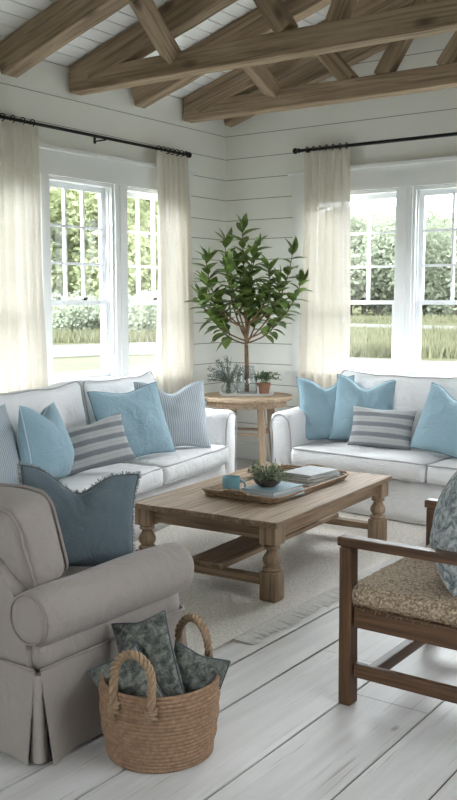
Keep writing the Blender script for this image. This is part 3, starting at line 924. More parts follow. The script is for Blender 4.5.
    # seat cushion
    bm = soft_box(X0 + 0.11, X1 - 0.11, -5.08, Y1 + 0.03, 0.40, 0.50, 0.03, crown=(0, 0.01, 0.02), step=0.05, amp=0.004)
    obj('seat_cushion', bm, M['greige'], root, True)
    # loose back cushion that laps over the arms
    w, h, t = 0.84, 0.32, 0.18
    bm = soft_box(-w / 2, w / 2, -t / 2, t / 2, 0, h, 0.05, crown=(0.012, 0.03, 0.012), step=0.04, amp=0.012, nscale=5, seed=9)
    c = obj('back_cushion', bm, M['greige'], root, True)
    c.location = (2.56, -5.10, 0.545); c.rotation_euler = (R(16), 0, 0)
    for yy in (-t / 2 + 0.012, t / 2 - 0.012):
        path = []
        for px, pz in rrect(w / 2 - 0.008, h / 2 - 0.008, 0.05):
            q = Vector((px, yy, pz + h / 2)); q += Vector(noise.noise_vector(q * 5 + Vector((9, 9 * 1.7, 2.7)))) * 0.012
            path.append(q)
        piping(path, 0.0065, M['greige_pipe'], c)
armchair()
ap = pillow('dusty blue cushion with woolly fringe inside the foreground armchair', 'blue_dk', 'charcoal_pipe', (2.76, -4.80, 0.47), 0.45, 0.375, 0.15, -34, 16, 8, 31.0, 0.22, 'armchair cushions', nu=-0.05, back='fringe')
def woolly(o, w, h):
    bm = bmesh.new(); rr = random.Random(4)
    me = o.children[0].data if o.children else o.data
    b0, rim = pillow_bm(w, h, 0.15, 31.0, 0.22, nu=-0.05); b0.free()
    n = len(rim)
    for i in range(n):
        a, b = rim[i], rim[(i + 1) % n]
        for k in range(26):
            p = a.lerp(b, rr.random())
            out = Vector((p.x / (w / 2), 0, p.z / (h / 2))); out = Vector((out.x ** 3, 0, out.z ** 3)); out.normalize() if out.length > 1e-6 else None
            q = p + out * rr.uniform(0.003, 0.013) + Vector((rr.uniform(-.008, .008), rr.uniform(0.004, 0.035), rr.uniform(-.008, .008)))
            s = Vector((rr.uniform(-1, 1), rr.uniform(-1, 1), rr.uniform(-1, 1))).normalized() * 0.003
            p = p + Vector((0, 0.008, 0))
            v = [bm.verts.new(p - s), bm.verts.new(p + s), bm.verts.new(q + s), bm.verts.new(q - s)]
            bm.faces.new(v)
    f = obj('fringe', bm, M['fringe'], o)
    f['kind'] = 'stuff'
woolly(ap, 0.45, 0.375)

# ------------------------------------------------------------------ coffee table
TX, TY, TR_ = 2.315, -2.775, 3.5
def coffee_table():
    root = thing('coffee_table', 'weathered oak coffee table with turned legs on the rug', 'coffee table', (TX, TY, 0.0108), TR_)
    W, L, H = 0.90, 1.46, 0.41
    bm = bmesh.new(); xs = [-W / 2, -0.27, -0.09, 0.10, 0.28, W / 2]
    for a, b in zip(xs, xs[1:]): 
        v = box(bm, a + 0.0012, b - 0.0012, -L / 2, L / 2, H - 0.03, H)
    bmesh.ops.bevel(bm, geom=[e for e in bm.edges], offset=0.0025, segments=1, affect='EDGES')
    for v in bm.verts: v.co.z += 0.003 * noise.noise(Vector((v.co.x * 8, v.co.y * 2, 0)))
    obj('tabletop', bm, M['oak_y'], root)
    ax, ay = W / 2 - 0.062, L / 2 - 0.066
    for s in (-1, 1):
        obj('apron', bbox(-ax + 0.045, ax - 0.045, s * ay - 0.014, s * ay + 0.014, H - 0.105, H - 0.03, 0.003, 1), M['oak_x'], root)
        obj('apron', bbox(s * ax - 0.014, s * ax + 0.014, -ay + 0.045, ay - 0.045, H - 0.105, H - 0.03, 0.003, 1), M['oak_y'], root)
    for sx in (-1, 1):
        for sy in (-1, 1):
            bm = bbox(-0.049, 0.049, -0.049, 0.049, 0.285, H - 0.03, 0.005, 1)
            b2 = bbox(-0.048, 0.048, -0.048, 0.048, 0.0, 0.148, 0.009, 2)
            me = bpy.data.meshes.new('tmp'); b2.to_mesh(me); b2.free(); bm.from_mesh(me); bpy.data.meshes.remove(me)
            lathe(bm, [(0.030, 0.14), (0.044, 0.15), (0.048, 0.158), (0.044, 0.166), (0.035, 0.170), (0.033, 0.176), (0.042, 0.186), (0.047, 0.200), (0.046, 0.214), (0.038, 0.230), (0.030, 0.243), (0.027, 0.252), (0.031, 0.258), (0.040, 0.262), (0.042, 0.268), (0.036, 0.275), (0.044, 0.282), (0.046, 0.288), (0.040, 0.292)], 24)
            o = obj('turned_leg', bm, M['oak_z'], root, True, 35); o.location = (sx * ax, sy * ay, 0)
    for s in (-1, 1):
        obj('end_stretcher', bbox(-ax + 0.04, ax - 0.04, s * ay - 0.032, s * ay + 0.032, 0.075, 0.115, 0.005, 1), M['oak_x'], root)
    bm = bbox(-0.11, 0.11, -ay - 0.03, ay + 0.03, 0.1155, 0.143, 0.004, 1)
    obj('stretcher_shelf', bm, M['oak_y'], root)
coffee_table()
TZ = 0.0108 + 0.41 + 0.003

def local_to_world(x, y, cx, cy, rot):
    c, s = math.cos(R(rot)), math.sin(R(rot)); return (cx + x * c - y * s, cy + x * s + y * c)

def rattan_tray():
    root = thing('serving_tray', 'long rattan serving tray on the coffee table', 'tray', (2.335, -2.72, TZ), 1.5)
    hx, hy = 0.225, 0.44
    obj('tray_base', bbox(-hx + 0.01, hx - 0.01, -hy + 0.01, hy - 0.01, 0.0, 0.008, 0.003, 1), M['rattan'], root)
    bm = bmesh.new()
    for k, (zz, gr) in enumerate(((0.009, 0.0), (0.018, 0.006), (0.026, 0.013))):
        pts = []
        for i, (px, py) in enumerate(rrect(hx + gr, hy + gr, 0.05)):
            up = 0.008 * max(0, (abs(py) - hy * 0.85) / (hy * 0.15)) * k / 2
            pts.append((px, py, zz + up))
        tube(bm, pts, 0.0072, 6, closed=True)
    obj('woven_rim', bm, M['rattan'], root, True)
    for s in (-1, 1):
        bm = bmesh.new()
        tube(bm, [(0.085 * math.cos(a), s * (hy + 0.018), 0.032 + 0.022 * math.sin(a)) for a in [math.pi * k / 12 for k in range(13)]], 0.008, 8)
        obj('handle', bm, M['rattan'], root, True)
rattan_tray()
TB = TZ + 0.0085

def book(label, loc, rot, w, d, h, col, group, name='book', pages=True):
    root = thing(name, label, 'book' if name == 'book' else 'magazine', loc, rot, group)
    m = plain(name + '_cover', col, 0.5, var=0.06, scale=20)
    bm = bmesh.new(); c = 0.003 if h > 0.015 else 0.0015
    box(bm, -w / 2, w / 2, -d / 2, d / 2, 0, c); box(bm, -w / 2, w / 2, -d / 2, d / 2, h - c, h)
    box(bm, -w / 2, -w / 2 + c, -d / 2, d / 2, c, h - c)
    obj('cover', bm, m, root)
    bm = bmesh.new(); box(bm, -w / 2 + c, w / 2 - 0.005, -d / 2 + 0.004, d / 2 - 0.004, c, h - c)
    obj('pages', bm, M['paper'], root)
    return root
bg = 'books under the potted plant on the tray'
book('wide grey blue book at the bottom under the potted plant', (2.465, -2.98, TB), -4, 0.225, 0.30, 0.026, (0.30, 0.36, 0.38), bg)
book('grey blue book on top, directly under the brown plant bowl', (2.462, -2.975, TB + 0.0265), -2, 0.215, 0.29, 0.022, (0.25, 0.34, 0.38), bg)
mg = 'magazines stacked on the tray'
zz = TB
for lab, h, w, d, rot, col in (('thick grey magazine at the bottom of the stack', 0.022, 0.22, 0.31, -6, (0.20, 0.21, 0.21)),
                          ('tan magazine second from the bottom of the stack', 0.012, 0.215, 0.30, 0, (0.30, 0.25, 0.20)),
                          ('slate magazine third from the bottom of the stack', 0.014, 0.21, 0.29, -12, (0.17, 0.20, 0.21)),
                          ('pale grey magazine on top of the stack', 0.012, 0.205, 0.28, -4, (0.30, 0.31, 0.31))):
    book(lab, (2.425 + rnd.uniform(-.006, .006), -2.50 + rnd.uniform(-.006, .006), zz), rot, w, d, h, col, mg, 'magazine'); zz += h + 0.0004

def mug():
    root = thing('mug', 'teal glazed ceramic mug on the tray beside the books', 'mug', (2.285, -3.12, TB), 25)
    bm = bmesh.new()
    lathe(bm, [(0.0, 0.0), (0.034, 0.0), (0.040, 0.004), (0.047, 0.04), (0.050, 0.08), (0.051, 0.104), (0.0475, 0.105), (0.046, 0.08), (0.042, 0.034), (0.0, 0.012)], 28, cap=False)
    bmesh.ops.remove_doubles(bm, verts=bm.verts[:], dist=1e-5)
    obj('cup', bm, M['teal'], root, True, 60)
    bm = bmesh.new()
    tube(bm, [(0.047 + 0.030 * math.sin(a), 0, 0.058 + 0.029 * math.cos(a)) for a in [math.pi * k / 12 for k in range(13)]], 0.0055, 8)
    obj('handle', bm, M['teal'], root, True)
mug()

# ------------------------------------------------------------------ plants
def leaf(bm, base, d, L, W, up, curl=0.25, rr=rnd, nseg=5):
    d = d.normalized(); side = d.cross(up)
    if side.length < 1e-4: side = d.orthogonal()
    side.normalize(); nrm = side.cross(d).normalized()
    rows = []
    for k in range(nseg + 1):
        t = k / nseg
        w = W * 0.5 * math.sin(math.pi * min(1, t ** 0.8 * 0.97 + 0.02)) ** 0.8
        c = base + d * (L * t) - nrm * (curl * L * t * t)
        rows.append((bm.verts.new(c - side * w + nrm * w * 0.35), bm.verts.new(c), bm.verts.new(c + side * w + nrm * w * 0.35)))
    for a, b in zip(rows, rows[1:]):
        bm.faces.new((a[0], a[1], b[1], b[0])); bm.faces.new((a[1], a[2], b[2], b[1]))

def curve_pts(p0, p1, bow, n=8):
    p0 = Vector(p0); p1 = Vector(p1)
    return [p0.lerp(p1, t) + Vector(bow) * (4 * t * (1 - t)) for t in [k / n for k in range(n + 1)]]

ST = Vector((0.655, -0.60)); STH = 0.68
IR = Vector((math.cos(R(35.6)), math.sin(R(35.6)), 0))      # the table tray's long direction
VD = Vector((0.58, -0.81, 0))

def big_plant():
    root = thing('leafy_branch', 'tall leafy green branch standing in the clear glass bottle', 'plant', (ST.x, ST.y, 0.0))
    rr = random.Random(12)
    bmw = bmesh.new(); bml = bmesh.new()
    O = Vector((0, 0, 0.712))
    fork = O + IR * -0.005 + Vector((0, 0, 0.40))
    for k in range(4):
        a = k * 1.7; off = Vector((math.cos(a), math.sin(a), 0)) * 0.011
        tube(bmw, [O + off * 1.2, O + off + Vector((0, 0, 0.2)), fork + off * 0.8], [0.009, 0.0085, 0.009], 7)
    tips = [(-0.06, 0.05, 1.46, 1.0), (-0.40, 0.02, 1.20, 1.0), (-0.46, -0.10, 0.86, 0.9), (-0.40, 0.12, 0.98, 1), (-0.22, -0.10, 1.36, 1),
            (0.08, -0.10, 1.32, 1), (0.50, 0.02, 1.00, 1.0), (0.42, 0.0, 1.26, 1.0), (0.30, -0.14, 0.82, 1), (0.18, 0.12, 1.12, 1),
            (-0.20, 0.18, 1.14, 1), (-0.28, -0.20, 0.76, 0.8), (0.0, -0.22, 1.02, 1.0), (0.28, 0.16, 1.00, 1.0), (-0.12, -0.2, 1.18, 1.0), (0.04, 0.02, 1.22, 1), (0.12, -0.2, 0.88, .9)]
    for i, (a, b, h, q) in enumerate(tips):
        tip = O + IR * (a * 0.90 + 0.01) + VD * b + Vector((0, 0, h * 0.945))
        bow = (IR * (a * 0.16 + rr.uniform(-.05, .05))) + Vector((0, 0, -0.05 if abs(a) > .2 else 0.0)) + Vector((rr.uniform(-.03, .03), rr.uniform(-.03, .03), 0))
        rise = rr.uniform(0.0, 0.30) * (1.0 if h > 0.95 else 0.45)
        start = fork + Vector((0, 0, rise)) + IR * (a * 0.16 * rise / 0.3) + VD * (b * 0.2 * rise / 0.3)
        tube(bmw, [fork + Vector((0, 0, -0.03)), fork.lerp(start, 0.5) + Vector((0, 0, 0.01)), start], [0.0075, 0.007, 0.0068], 6)
        pts = curve_pts(start - (tip - start) * 0.01, tip, bow, 9)
        tube(bmw, pts, [0.0068 * (1 - 0.75 * k / 9) + 0.0012 for k in range(10)], 6)
        L = (tip - fork).length
        nl = 20
        for k in range(nl):
            t = 0.27 + 0.73 * (k + rr.uniform(0, .6)) / nl
            t = min(t, 1.0)
            f = t * 9; j = min(8, int(f)); p = pts[j].lerp(pts[j + 1], f - j)
            ax = (pts[j + 1] - pts[j]).normalized()
            ang = k * 2.4 + rr.uniform(-.4, .4)
            o1 = ax.orthogonal().normalized(); o2 = ax.cross(o1)
            out = (o1 * math.cos(ang) + o2 * math.sin(ang))
            d = out * 0.85 + ax * rr.uniform(0.25, 0.8) + Vector((0, 0, rr.uniform(-0.25, 0.25)))
            LL = rr.uniform(0.115, 0.175)
            leaf(bml, p, d, LL, LL * rr.uniform(0.46, 0.62), Vector((0, 0, 1)) if abs(d.normalized().z) < 0.9 else IR, rr.uniform(0.05, 0.35))
        for k in range(4):
            d = (tip - pts[-2]).normalized() + Vector((rr.uniform(-.7, .7), rr.uniform(-.7, .7), rr.uniform(-.1, .7)))
            leaf(bml, tip, d, rr.uniform(0.11, 0.15), 0.068, Vector((0, 0, 1)) + d.orthogonal() * .3, 0.15)
    obj('branches', bmw, M['bark'], root, True)
    obj('leaves', bml, M['leaf'], root, True)
big_plant()

def side_table():
    root = thing('round_side_table', 'round wooden side table in the corner between the sofas', 'side table', (ST.x, ST.y, 0), 20)
    bm = bmesh.new()
    lathe(bm, [(0.0, STH - 0.034), (0.385, STH - 0.034), (0.395, STH - 0.028), (0.397, STH - 0.006), (0.392, STH), (0.0, STH)], 48, cap=False)
    bmesh.ops.remove_doubles(bm, verts=bm.verts[:], dist=1e-5)
    obj('tabletop', bm, M['pine_x'], root, True, 30)
    bm = bmesh.new(); lathe(bm, [(0.330, STH - 0.085), (0.345, STH - 0.085), (0.345, STH - 0.034), (0.330, STH - 0.034), (0.330, STH - 0.085)], 48, cap=False)
    obj('apron', bm, M['pine_x'], root, True, 30)
    for k in range(4):
        a = math.pi / 4 + k * math.pi / 2
        bm = bmesh.new(); r0, r1 = 0.235, 0.285
        c0 = Vector((math.cos(a) * r0, math.sin(a) * r0, STH - 0.036)); c1 = Vector((math.cos(a) * r1, math.sin(a) * r1, 0.0))
        vs0 = [bm.verts.new(c0 + Vector((dx * 0.031, dy * 0.031, 0))) for dx, dy in ((-1, -1), (1, -1), (1, 1), (-1, 1))]
        vs1 = [bm.verts.new(c1 + Vector((dx * 0.022, dy * 0.022, 0))) for dx, dy in ((-1, -1), (1, -1), (1, 1), (-1, 1))]
        bm.faces.new(vs0); bm.faces.new(vs1[::-1])
        for i in range(4): bm.faces.new((vs0[i], vs0[(i + 1) % 4], vs1[(i + 1) % 4], vs1[i]))
        bmesh.ops.bevel(bm, geom=bm.edges[:], offset=0.004, segments=1, affect='EDGES')
        obj('leg', bm, M['pine_z'], root)
    q = 0.247
    cs = [(math.cos(math.pi / 4 + k * math.pi / 2) * q, math.sin(math.pi / 4 + k * math.pi / 2) * q) for k in range(4)]
    for k in range(4):
        p0 = Vector((*cs[k], 0.36)); p1 = Vector((*cs[(k + 1) % 4], 0.36)); dd = (p1 - p0).normalized() * 0.015
        bm = bmesh.new(); tube(bm, [p0 + dd, p1 - dd], 0.012, 8); obj('stretcher', bm, M['pine_x'], root, True, 40)
side_table()

def corner_tray():
    root = thing('white_tray', 'white oblong tray on the round side table', 'tray', (ST.x, ST.y, STH + 0.0004), 35.6)
    bm = bmesh.new()
    out = rrect(0.235, 0.115, 0.06); inn = rrect(0.225, 0.105, 0.055)
    lo = rrect(0.225, 0.105, 0.055)
    n = min(len(out), len(inn))
    def ring(pts, z): return [bm.verts.new((p[0], p[1], z)) for p in pts]
    # same angular sampling for all outlines
    import itertools
    def samp(hx, hy, r, m=56):
        res = []
        for k in range(m):
            a = 2 * math.pi * k / m; c, s = math.cos(a), math.sin(a)
            res.append((hx * math.copysign(abs(c) ** 0.4, c), hy * math.copysign(abs(s) ** 0.4, s)))
        return res
    A = ring(samp(0.222, 0.102, 0), 0.0); B = ring(samp(0.235, 0.115, 0), 0.022); C = ring(samp(0.229, 0.109, 0), 0.022); D = ring(samp(0.217, 0.097, 0), 0.006)
    bm.faces.new(A[::-1]); bm.faces.new(D)
    for P, Q in ((A, B), (B, C), (C, D)):
        for k in range(56): bm.faces.new((P[k], P[(k + 1) % 56], Q[(k + 1) % 56], Q[k]))
    obj('dish', bm, M['white_cer'], root, True, 40)
corner_tray()
TRZ = STH + 0.0072
def on_tray(a, b=0.0):
    p = Vector((ST.x, ST.y, 0)) + IR * a + VD * b
    return (p.x, p.y, TRZ)

def glass_bottle():
    bm = bmesh.new()
    out = [(0.0, 0.0), (0.085, 0.0), (0.092, 0.01), (0.094, 0.08), (0.090, 0.15), (0.075, 0.20), (0.062, 0.225), (0.066, 0.25)]
    inn = [(0.063, 0.25), (0.059, 0.226), (0.071, 0.199), (0.086, 0.149), (0.090, 0.08), (0.088, 0.014), (0.0, 0.012)]
    lathe(bm, out + inn, 32, cap=False); bmesh.ops.remove_doubles(bm, verts=bm.verts[:], dist=1e-5)
    o = obj('glass_bottle', bm, M['glass'], None, True); o.location = on_tray(0)
    tag(o, 'clear glass bottle vase in the middle of the white tray', 'vase', 'vessels on the white tray')
glass_bottle()

def bowl_vase():
    bm = bmesh.new()
    lathe(bm, [(0.0, 0.0), (0.035, 0.0), (0.058, 0.02), (0.068, 0.05), (0.060, 0.08), (0.042, 0.10), (0.045, 0.11), (0.042, 0.11), (0.039, 0.10), (0.056, 0.079), (0.064, 0.05), (0.055, 0.023), (0.0, 0.006)], 28, cap=False)
    bmesh.ops.remove_doubles(bm, verts=bm.verts[:], dist=1e-5)
    o = obj('round_glass_vase', bm, M['glass'], None, True); o.location = on_tray(-0.158, 0.01)
    tag(o, 'round glass bowl vase at the left end of the white tray', 'vase', 'vessels on the white tray')
    root = thing('silvery_sprigs', 'silvery blue sprigs standing in the round glass vase', 'plant', on_tray(-0.158, 0.01))
    rr = random.Random(2); bs = bmesh.new(); bl = bmesh.new()
    for k in range(40):
        a = rr.uniform(-1, 1); b = rr.uniform(-0.6, 0.6)
        tip = IR * (a * 0.17 - 0.02) + VD * (b * 0.12) + Vector((0, 0, rr.uniform(0.22, 0.36) - 0.12 * abs(a)))
        p0 = Vector((rr.uniform(-.025, .025), rr.uniform(-.025, .025), 0.012))
        neck = Vector((0, 0, 0.10)) + IR * a * 0.018 + VD * b * 0.018
        pts = curve_pts(p0, neck, (0, 0, 0), 3)[:-1] + curve_pts(neck, tip, IR * a * -0.015 + Vector((0, 0, 0.01)), 6)
        tube(bs, pts, 0.0014, 4)
        for q in range(22):
            t = rr.uniform(3.2, len(pts) - 1.01); j = int(t); p = pts[j].lerp(pts[j + 1], t - j)
            d = Vector((rr.uniform(-1, 1), rr.uniform(-1, 1), rr.uniform(0.0, 1.2)))
            leaf(bl, p, d, rr.uniform(0.016, 0.032), 0.009, Vector((0, 0, 1)), 0.1, nseg=2)
    obj('stems', bs, M['stem'], root); obj('leaves', bl, M['leaf_sil'], root)
bowl_vase()

def herb_pot():
    root = thing('terracotta_pot', 'small terracotta pot with trailing herb at the right end of the white tray', 'potted plant', on_tray(0.150, 0.0))
    bm = bmesh.new()
    lathe(bm, [(0.0, 0.0), (0.040, 0.0), (0.052, 0.075), (0.057, 0.076), (0.058, 0.10), (0.051, 0.10), (0.048, 0.085), (0.0, 0.085)], 24, cap=False)
    bmesh.ops.remove_doubles(bm, verts=bm.verts[:], dist=1e-5)
    obj('pot', bm, M['terra'], root, True, 40)
    rr = random.Random(8); bs = bmesh.new(); bl = bmesh.new()
    for k in range(30):
        a = rr.uniform(-0.8, 1.0); b = rr.uniform(-0.7, 0.7)
        tip = IR * (a * 0.15) + VD * (b * 0.10) + Vector((0, 0, 0.12 + rr.uniform(0, 0.07)))
        pts = curve_pts((rr.uniform(-.03, .03), rr.uniform(-.03, .03), 0.085), tip, (0, 0, 0.035), 6)
        tube(bs, pts, 0.0013, 4)
        for q in range(12):
            t = rr.uniform(1.5, 5.99); j = int(t); p = pts[j].lerp(pts[j + 1], t - j)
            leaf(bl, p, Vector((rr.uniform(-1, 1), rr.uniform(-1, 1), rr.uniform(-.3, 1))), rr.uniform(0.016, 0.03), 0.014, Vector((0, 0, 1)), 0.2, nseg=3)
    obj('stems', bs, M['stem'], root); obj('leaves', bl, M['leaf_herb'], root)
herb_pot()

def tray_plant():
    z0 = TB + 0.0265 + 0.0225
    root = thing('potted_succulent', 'bushy sage green plant in a dark brown bowl on the books', 'potted plant', (2.43, -2.98, z0))
    bm = bmesh.new()
    lathe(bm, [(0.0, 0.0), (0.045, 0.0), (0.070, 0.018), (0.080, 0.042), (0.076, 0.044), (0.066, 0.022), (0.058, 0.032), (0.0, 0.034)], 28, cap=False)
    bmesh.ops.remove_doubles(bm, verts=bm.verts[:], dist=1e-5)
    obj('bowl', bm, M['bowl'], root, True, 40)
    rr = random.Random(21); bs = bmesh.new(); bl = bmesh.new()
    for k in range(90):
        a = rr.uniform(0, 2 * math.pi); el = math.acos(rr.uniform(0.0, 1.0)); L = rr.uniform(0.06, 0.105)
        d = Vector((math.cos(a) * math.sin(el) * 1.05, math.sin(a) * math.sin(el) * 1.05, math.cos(el) * 0.95))
        p0 = Vector((math.cos(a), math.sin(a), 0)) * rr.uniform(0, 0.045) + Vector((0, 0, 0.034))
        pts = curve_pts(p0, p0 + d * L, (0, 0, 0.012), 5)
        tube(bs, pts, 0.0012, 4)
        for q in range(11):
            t = rr.uniform(1.0, 4.99); j = int(t); p = pts[j].lerp(pts[j + 1], t - j)
            leaf(bl, p, d + Vector((rr.uniform(-1, 1), rr.uniform(-1, 1), rr.uniform(-.5, .8))), rr.uniform(0.015, 0.030), 0.007, Vector((0, 0, 1)), 0.25, nseg=3)
    obj('stems', bs, M['stem'], root); obj('leaves', bl, M['leaf_sage'], root)
tray_plant()

# ------------------------------------------------------------------ wooden armchair at the right
def wood_chair():
    root = thing('wooden_armchair', 'brown wooden open armchair with a woven rush seat', 'armchair', (3.585, -4.265, 0), 0)
    W, D = 0.84, 0.66              # across (local y), deep (local x); front at x=0, near side at y=0
    AH = 0.635
    def post(x0, x1, y0, y1, z0, z1, m='walnut_z', name='leg', bev=0.006):
        return obj(name, bbox(x0, x1, y0, y1, z0, z1, bev, 2), M[m], root)
    t = 0.062
    for yy in (0, W - t):
        bm = bbox(0, t * 0.92, yy, yy + t, 0, AH - 0.035, 0.006, 2)
        for v in bm.verts:
            k = max(0, (v.co.z - 0.44) / 0.2)
            v.co.x = v.co.x * (1 - 0.22 * k)
            kk = max(0, 1 - v.co.z / 0.05); v.co.x += (0.03 - v.co.x) * 0.12 * kk
        obj('front_leg', bm, M['walnut_z'], root)
        # back leg, raked
        bm = bbox(D - t, D, yy, yy + t, 0, 0.92, 0.006, 2)
        bmesh.ops.bisect_plane(bm, geom=bm.verts[:] + bm.edges[:] + bm.faces[:], plane_co=(0, 0, 0.42), plane_no=(0, 0, 1))
        for v in bm.verts: v.co.x += 0.22 * max(0, v.co.z - 0.42)
        obj('back_leg', bm, M['walnut_z'], root)
        # arm
        bm = bbox(-0.012, D + 0.02, yy + 0.004, yy + t - 0.004, AH - 0.035, AH, 0.006, 2)
        obj('arm_rest', bm, M['walnut_x'], root)
        obj('side_rail', bbox(t * 0.9, D - t, yy + 0.014, yy + t - 0.012, 0.30, 0.378, 0.005, 2), M['walnut_x'], root)
        obj('side_stretcher', bbox(t * 0.9, D - t, yy + 0.018, yy + t - 0.016, 0.108, 0.162, 0.005, 2), M['walnut_x'], root)
    obj('front_rail', bbox(0.012, 0.052, t, W - t, 0.30, 0.378, 0.005, 2), M['walnut_y'], root)
    obj('front_stretcher', bbox(0.10, 0.14, t * 0.8, W - t * 0.8, 0.11, 0.155, 0.005, 2), M['walnut_y'], root)
    obj('back_rail', bbox(D - 0.052, D - 0.012, t, W - t, 0.30, 0.378, 0.005, 2), M['walnut_y'], root)
    for z0 in (0.56, 0.70, 0.83):
        xo = 0.22 * (z0 - 0.39)
        obj('back_slat', bbox(D - 0.045 + xo, D - 0.022 + xo, t, W - t, z0, z0 + 0.07, 0.005, 2), M['walnut_y'], root)
    bm = soft_box(0.022, D - 0.075, 0.012, W - 0.012, 0.378, 0.458, 0.028, crown=(0, 0, 0.012), step=0.02, amp=0.006, nscale=40, seed=3)
    for v in bm.verts:
        # notch round the legs
        if v.co.x < t * 0.92 + 0.004:
            if v.co.y < t + 0.003: v.co.x = max(v.co.x, t * 0.92 - 0.012) 
            if v.co.y > W - t - 0.003: v.co.x = max(v.co.x, t * 0.92 - 0.012)
    s = obj('rush_seat', bm, M['rush'], root, True)
    bm = bmesh.new(); rr = random.Random(9)
    for k in range(420):
        if rr.random() < 0.6: p = Vector((rr.uniform(t, D - 0.1), 0.012, rr.uniform(0.376, 0.40))); o = Vector((rr.uniform(-.6, .6), -1, rr.uniform(-1.0, .3)))
        else: p = Vector((0.022, rr.uniform(t, W - t), rr.uniform(0.376, 0.40))); o = Vector((-1, rr.uniform(-.6, .6), rr.uniform(-1.0, .3)))
        q = p + o * rr.uniform(0.004, 0.013); sd = Vector((0.0014, 0.0014, 0.001))
        bm.faces.new([bm.verts.new(p - sd), bm.verts.new(p + sd), bm.verts.new(q + sd * .6), bm.verts.new(q - sd * .6)])
    o = obj('frayed_edge', bm, M['rope_lt'], s); o['kind'] = 'stuff'
wood_chair()
pillow('blue grey floral cushion standing on the rush seat', 'floral_lt', None, (3.925, -3.985, 0.462), 0.48, 0.49, 0.24, 200, 10, -2, 37.0, 0.06, 'armchair cushions')

# ------------------------------------------------------------------ rope basket with cushions
BX, BY = 3.272, -4.92
def rope_basket():
    root = thing('rope_basket', 'round coiled jute rope basket with two loop handles on the floor', 'basket', (BX, BY, 0), 0)
    coils = 20; H = 0.262; ch = H / coils
    def rad(z): 
        t = z / H
        return 0.164 + 0.031 * math.sin(min(1, t * 1.15 + 0.12) * math.pi / 2) - 0.002 * t
    bm = bmesh.new(); seg = 150; rings = []
    sub = 5
    prof = []
    for c in range(coils):
        for q in range(sub):
            a = -math.pi / 2 + math.pi * (q + 0.5) / sub
            prof.append((c, a, 1))
    for c in reversed(range(coils)):
        for q in range(sub):
            a = math.pi / 2 - math.pi * (q + 0.5) / sub
            prof.append((c, a, -1))
    for (c, a, sd) in prof:
        z = (c + 0.5) * ch; r0 = rad(z)
        row = []
        for k in range(seg):
            th = 2 * math.pi * k / seg
            tw = 0.0012 * math.sin(th * 75 + a * 2.0 + c * 2.1) if sd == 1 else 0
            wob = 0.0018 * math.sin(th * 3 + c * 1.3)
            rr_ = r0 + sd * (ch * 0.56 * math.cos(a)) + tw + wob
            row.append(bm.verts.new((rr_ * math.cos(th), rr_ * math.sin(th), z + ch * 0.5 * math.sin(a))))
        rings.append(row)
    for A, B in zip(rings, rings[1:]):
        for k in range(seg): bm.faces.new((A[k], A[(k + 1) % seg], B[(k + 1) % seg], B[k]))
    bm.faces.new(rings[0][::-1]); bm.faces.new(rings[-1])
    for v in bm.verts: v.co.z = max(v.co.z, 0.0005)
    obj('coiled_body', bm, M['rope'], root, True)
    def handle(th, tilt, wid, hgt):
        c = Vector((math.cos(R(th)), math.sin(R(th)), 0)); s = Vector((-c.y, c.x, 0))
        R0 = rad(H) + 0.016
        path = []
        n = 60
        pts = [(-wid, -0.055), (-wid * 1.02, 0.03), (-wid * 0.92, 0.085), (-wid * 0.5, hgt - 0.012), (0, hgt), (wid * 0.5, hgt - 0.012), (wid * 0.92, 0.085), (wid * 1.02, 0.03), (wid, -0.055)]
        for k in range(n + 1):
            f = k / n * (len(pts) - 1); j = min(len(pts) - 2, int(f)); t = f - j
            p0 = pts[max(0, j - 1)]; p1 = pts[j]; p2 = pts[j + 1]; p3 = pts[min(len(pts) - 1, j + 2)]
            def cr(i): return 0.5 * ((2 * p1[i]) + (-p0[i] + p2[i]) * t + (2 * p0[i] - 5 * p1[i] + 4 * p2[i] - p3[i]) * t * t + (-p0[i] + 3 * p1[i] - 3 * p2[i] + p3[i]) * t ** 3)
            a, zz = cr(0), cr(1)
            curv = math.sqrt(max(0.0, R0 * R0 - a * a))
            path.append(c * (curv - math.tan(R(tilt)) * max(0, zz)) + s * a + Vector((0, 0, H + zz)))
        bm = bmesh.new()
        for st in range(3):
            sp = []
            for k, p in enumerate(path):
                tg = (path[min(n, k + 1)] - path[max(0, k - 1)]).normalized()
                u = tg.cross(c).normalized(); w = tg.cross(u)
                a = k / n * 2 * math.pi * 7 + st * 2 * math.pi / 3
                sp.append(p + (u * math.cos(a) + w * math.sin(a)) * 0.0082)
            tube(bm, sp, 0.0074, 7)
        h = obj('loop_handle', bm, M['rope_lt'], root, True)
        # knots where the loop is tied to the wall
        for e in (0, -1):
            p = path[e]; bm = bmesh.new()
            for k in range(3):
                tube(bm, [p + s * 0.017 * math.cos(q) + Vector((0, 0, 0.012 * k - 0.006 + 0.006 * math.sin(q + k))) + c * 0.012 * math.sin(q) for q in [2 * math.pi * m / 12 for m in range(12)]], 0.006, 6, closed=True)
            for k in range(5):
                d = s * rnd.uniform(-.012, .012) + Vector((0, 0, -rnd.uniform(0.012, 0.03))) + c * 0.006
                tube(bm, [p + c * 0.006, p + c * 0.008 + d], 0.0022, 5)
            obj('knot', bm, M['rope_lt'], h, True)
    handle(-76, 6, 0.066, 0.135)
    handle(92, 8, 0.062, 0.135)
    return rad
rope_basket()
bgp = 'cushions in the rope basket'
pillow('upright dark grey green patterned cushion in the middle of the rope basket', 'floral_dk', 'charcoal_pipe', (BX + 0.005, BY + 0.00, 0.085), 0.24, 0.31, 0.09, -88, 8, -24, 41.0, 0.02, bgp, pr=0.003)
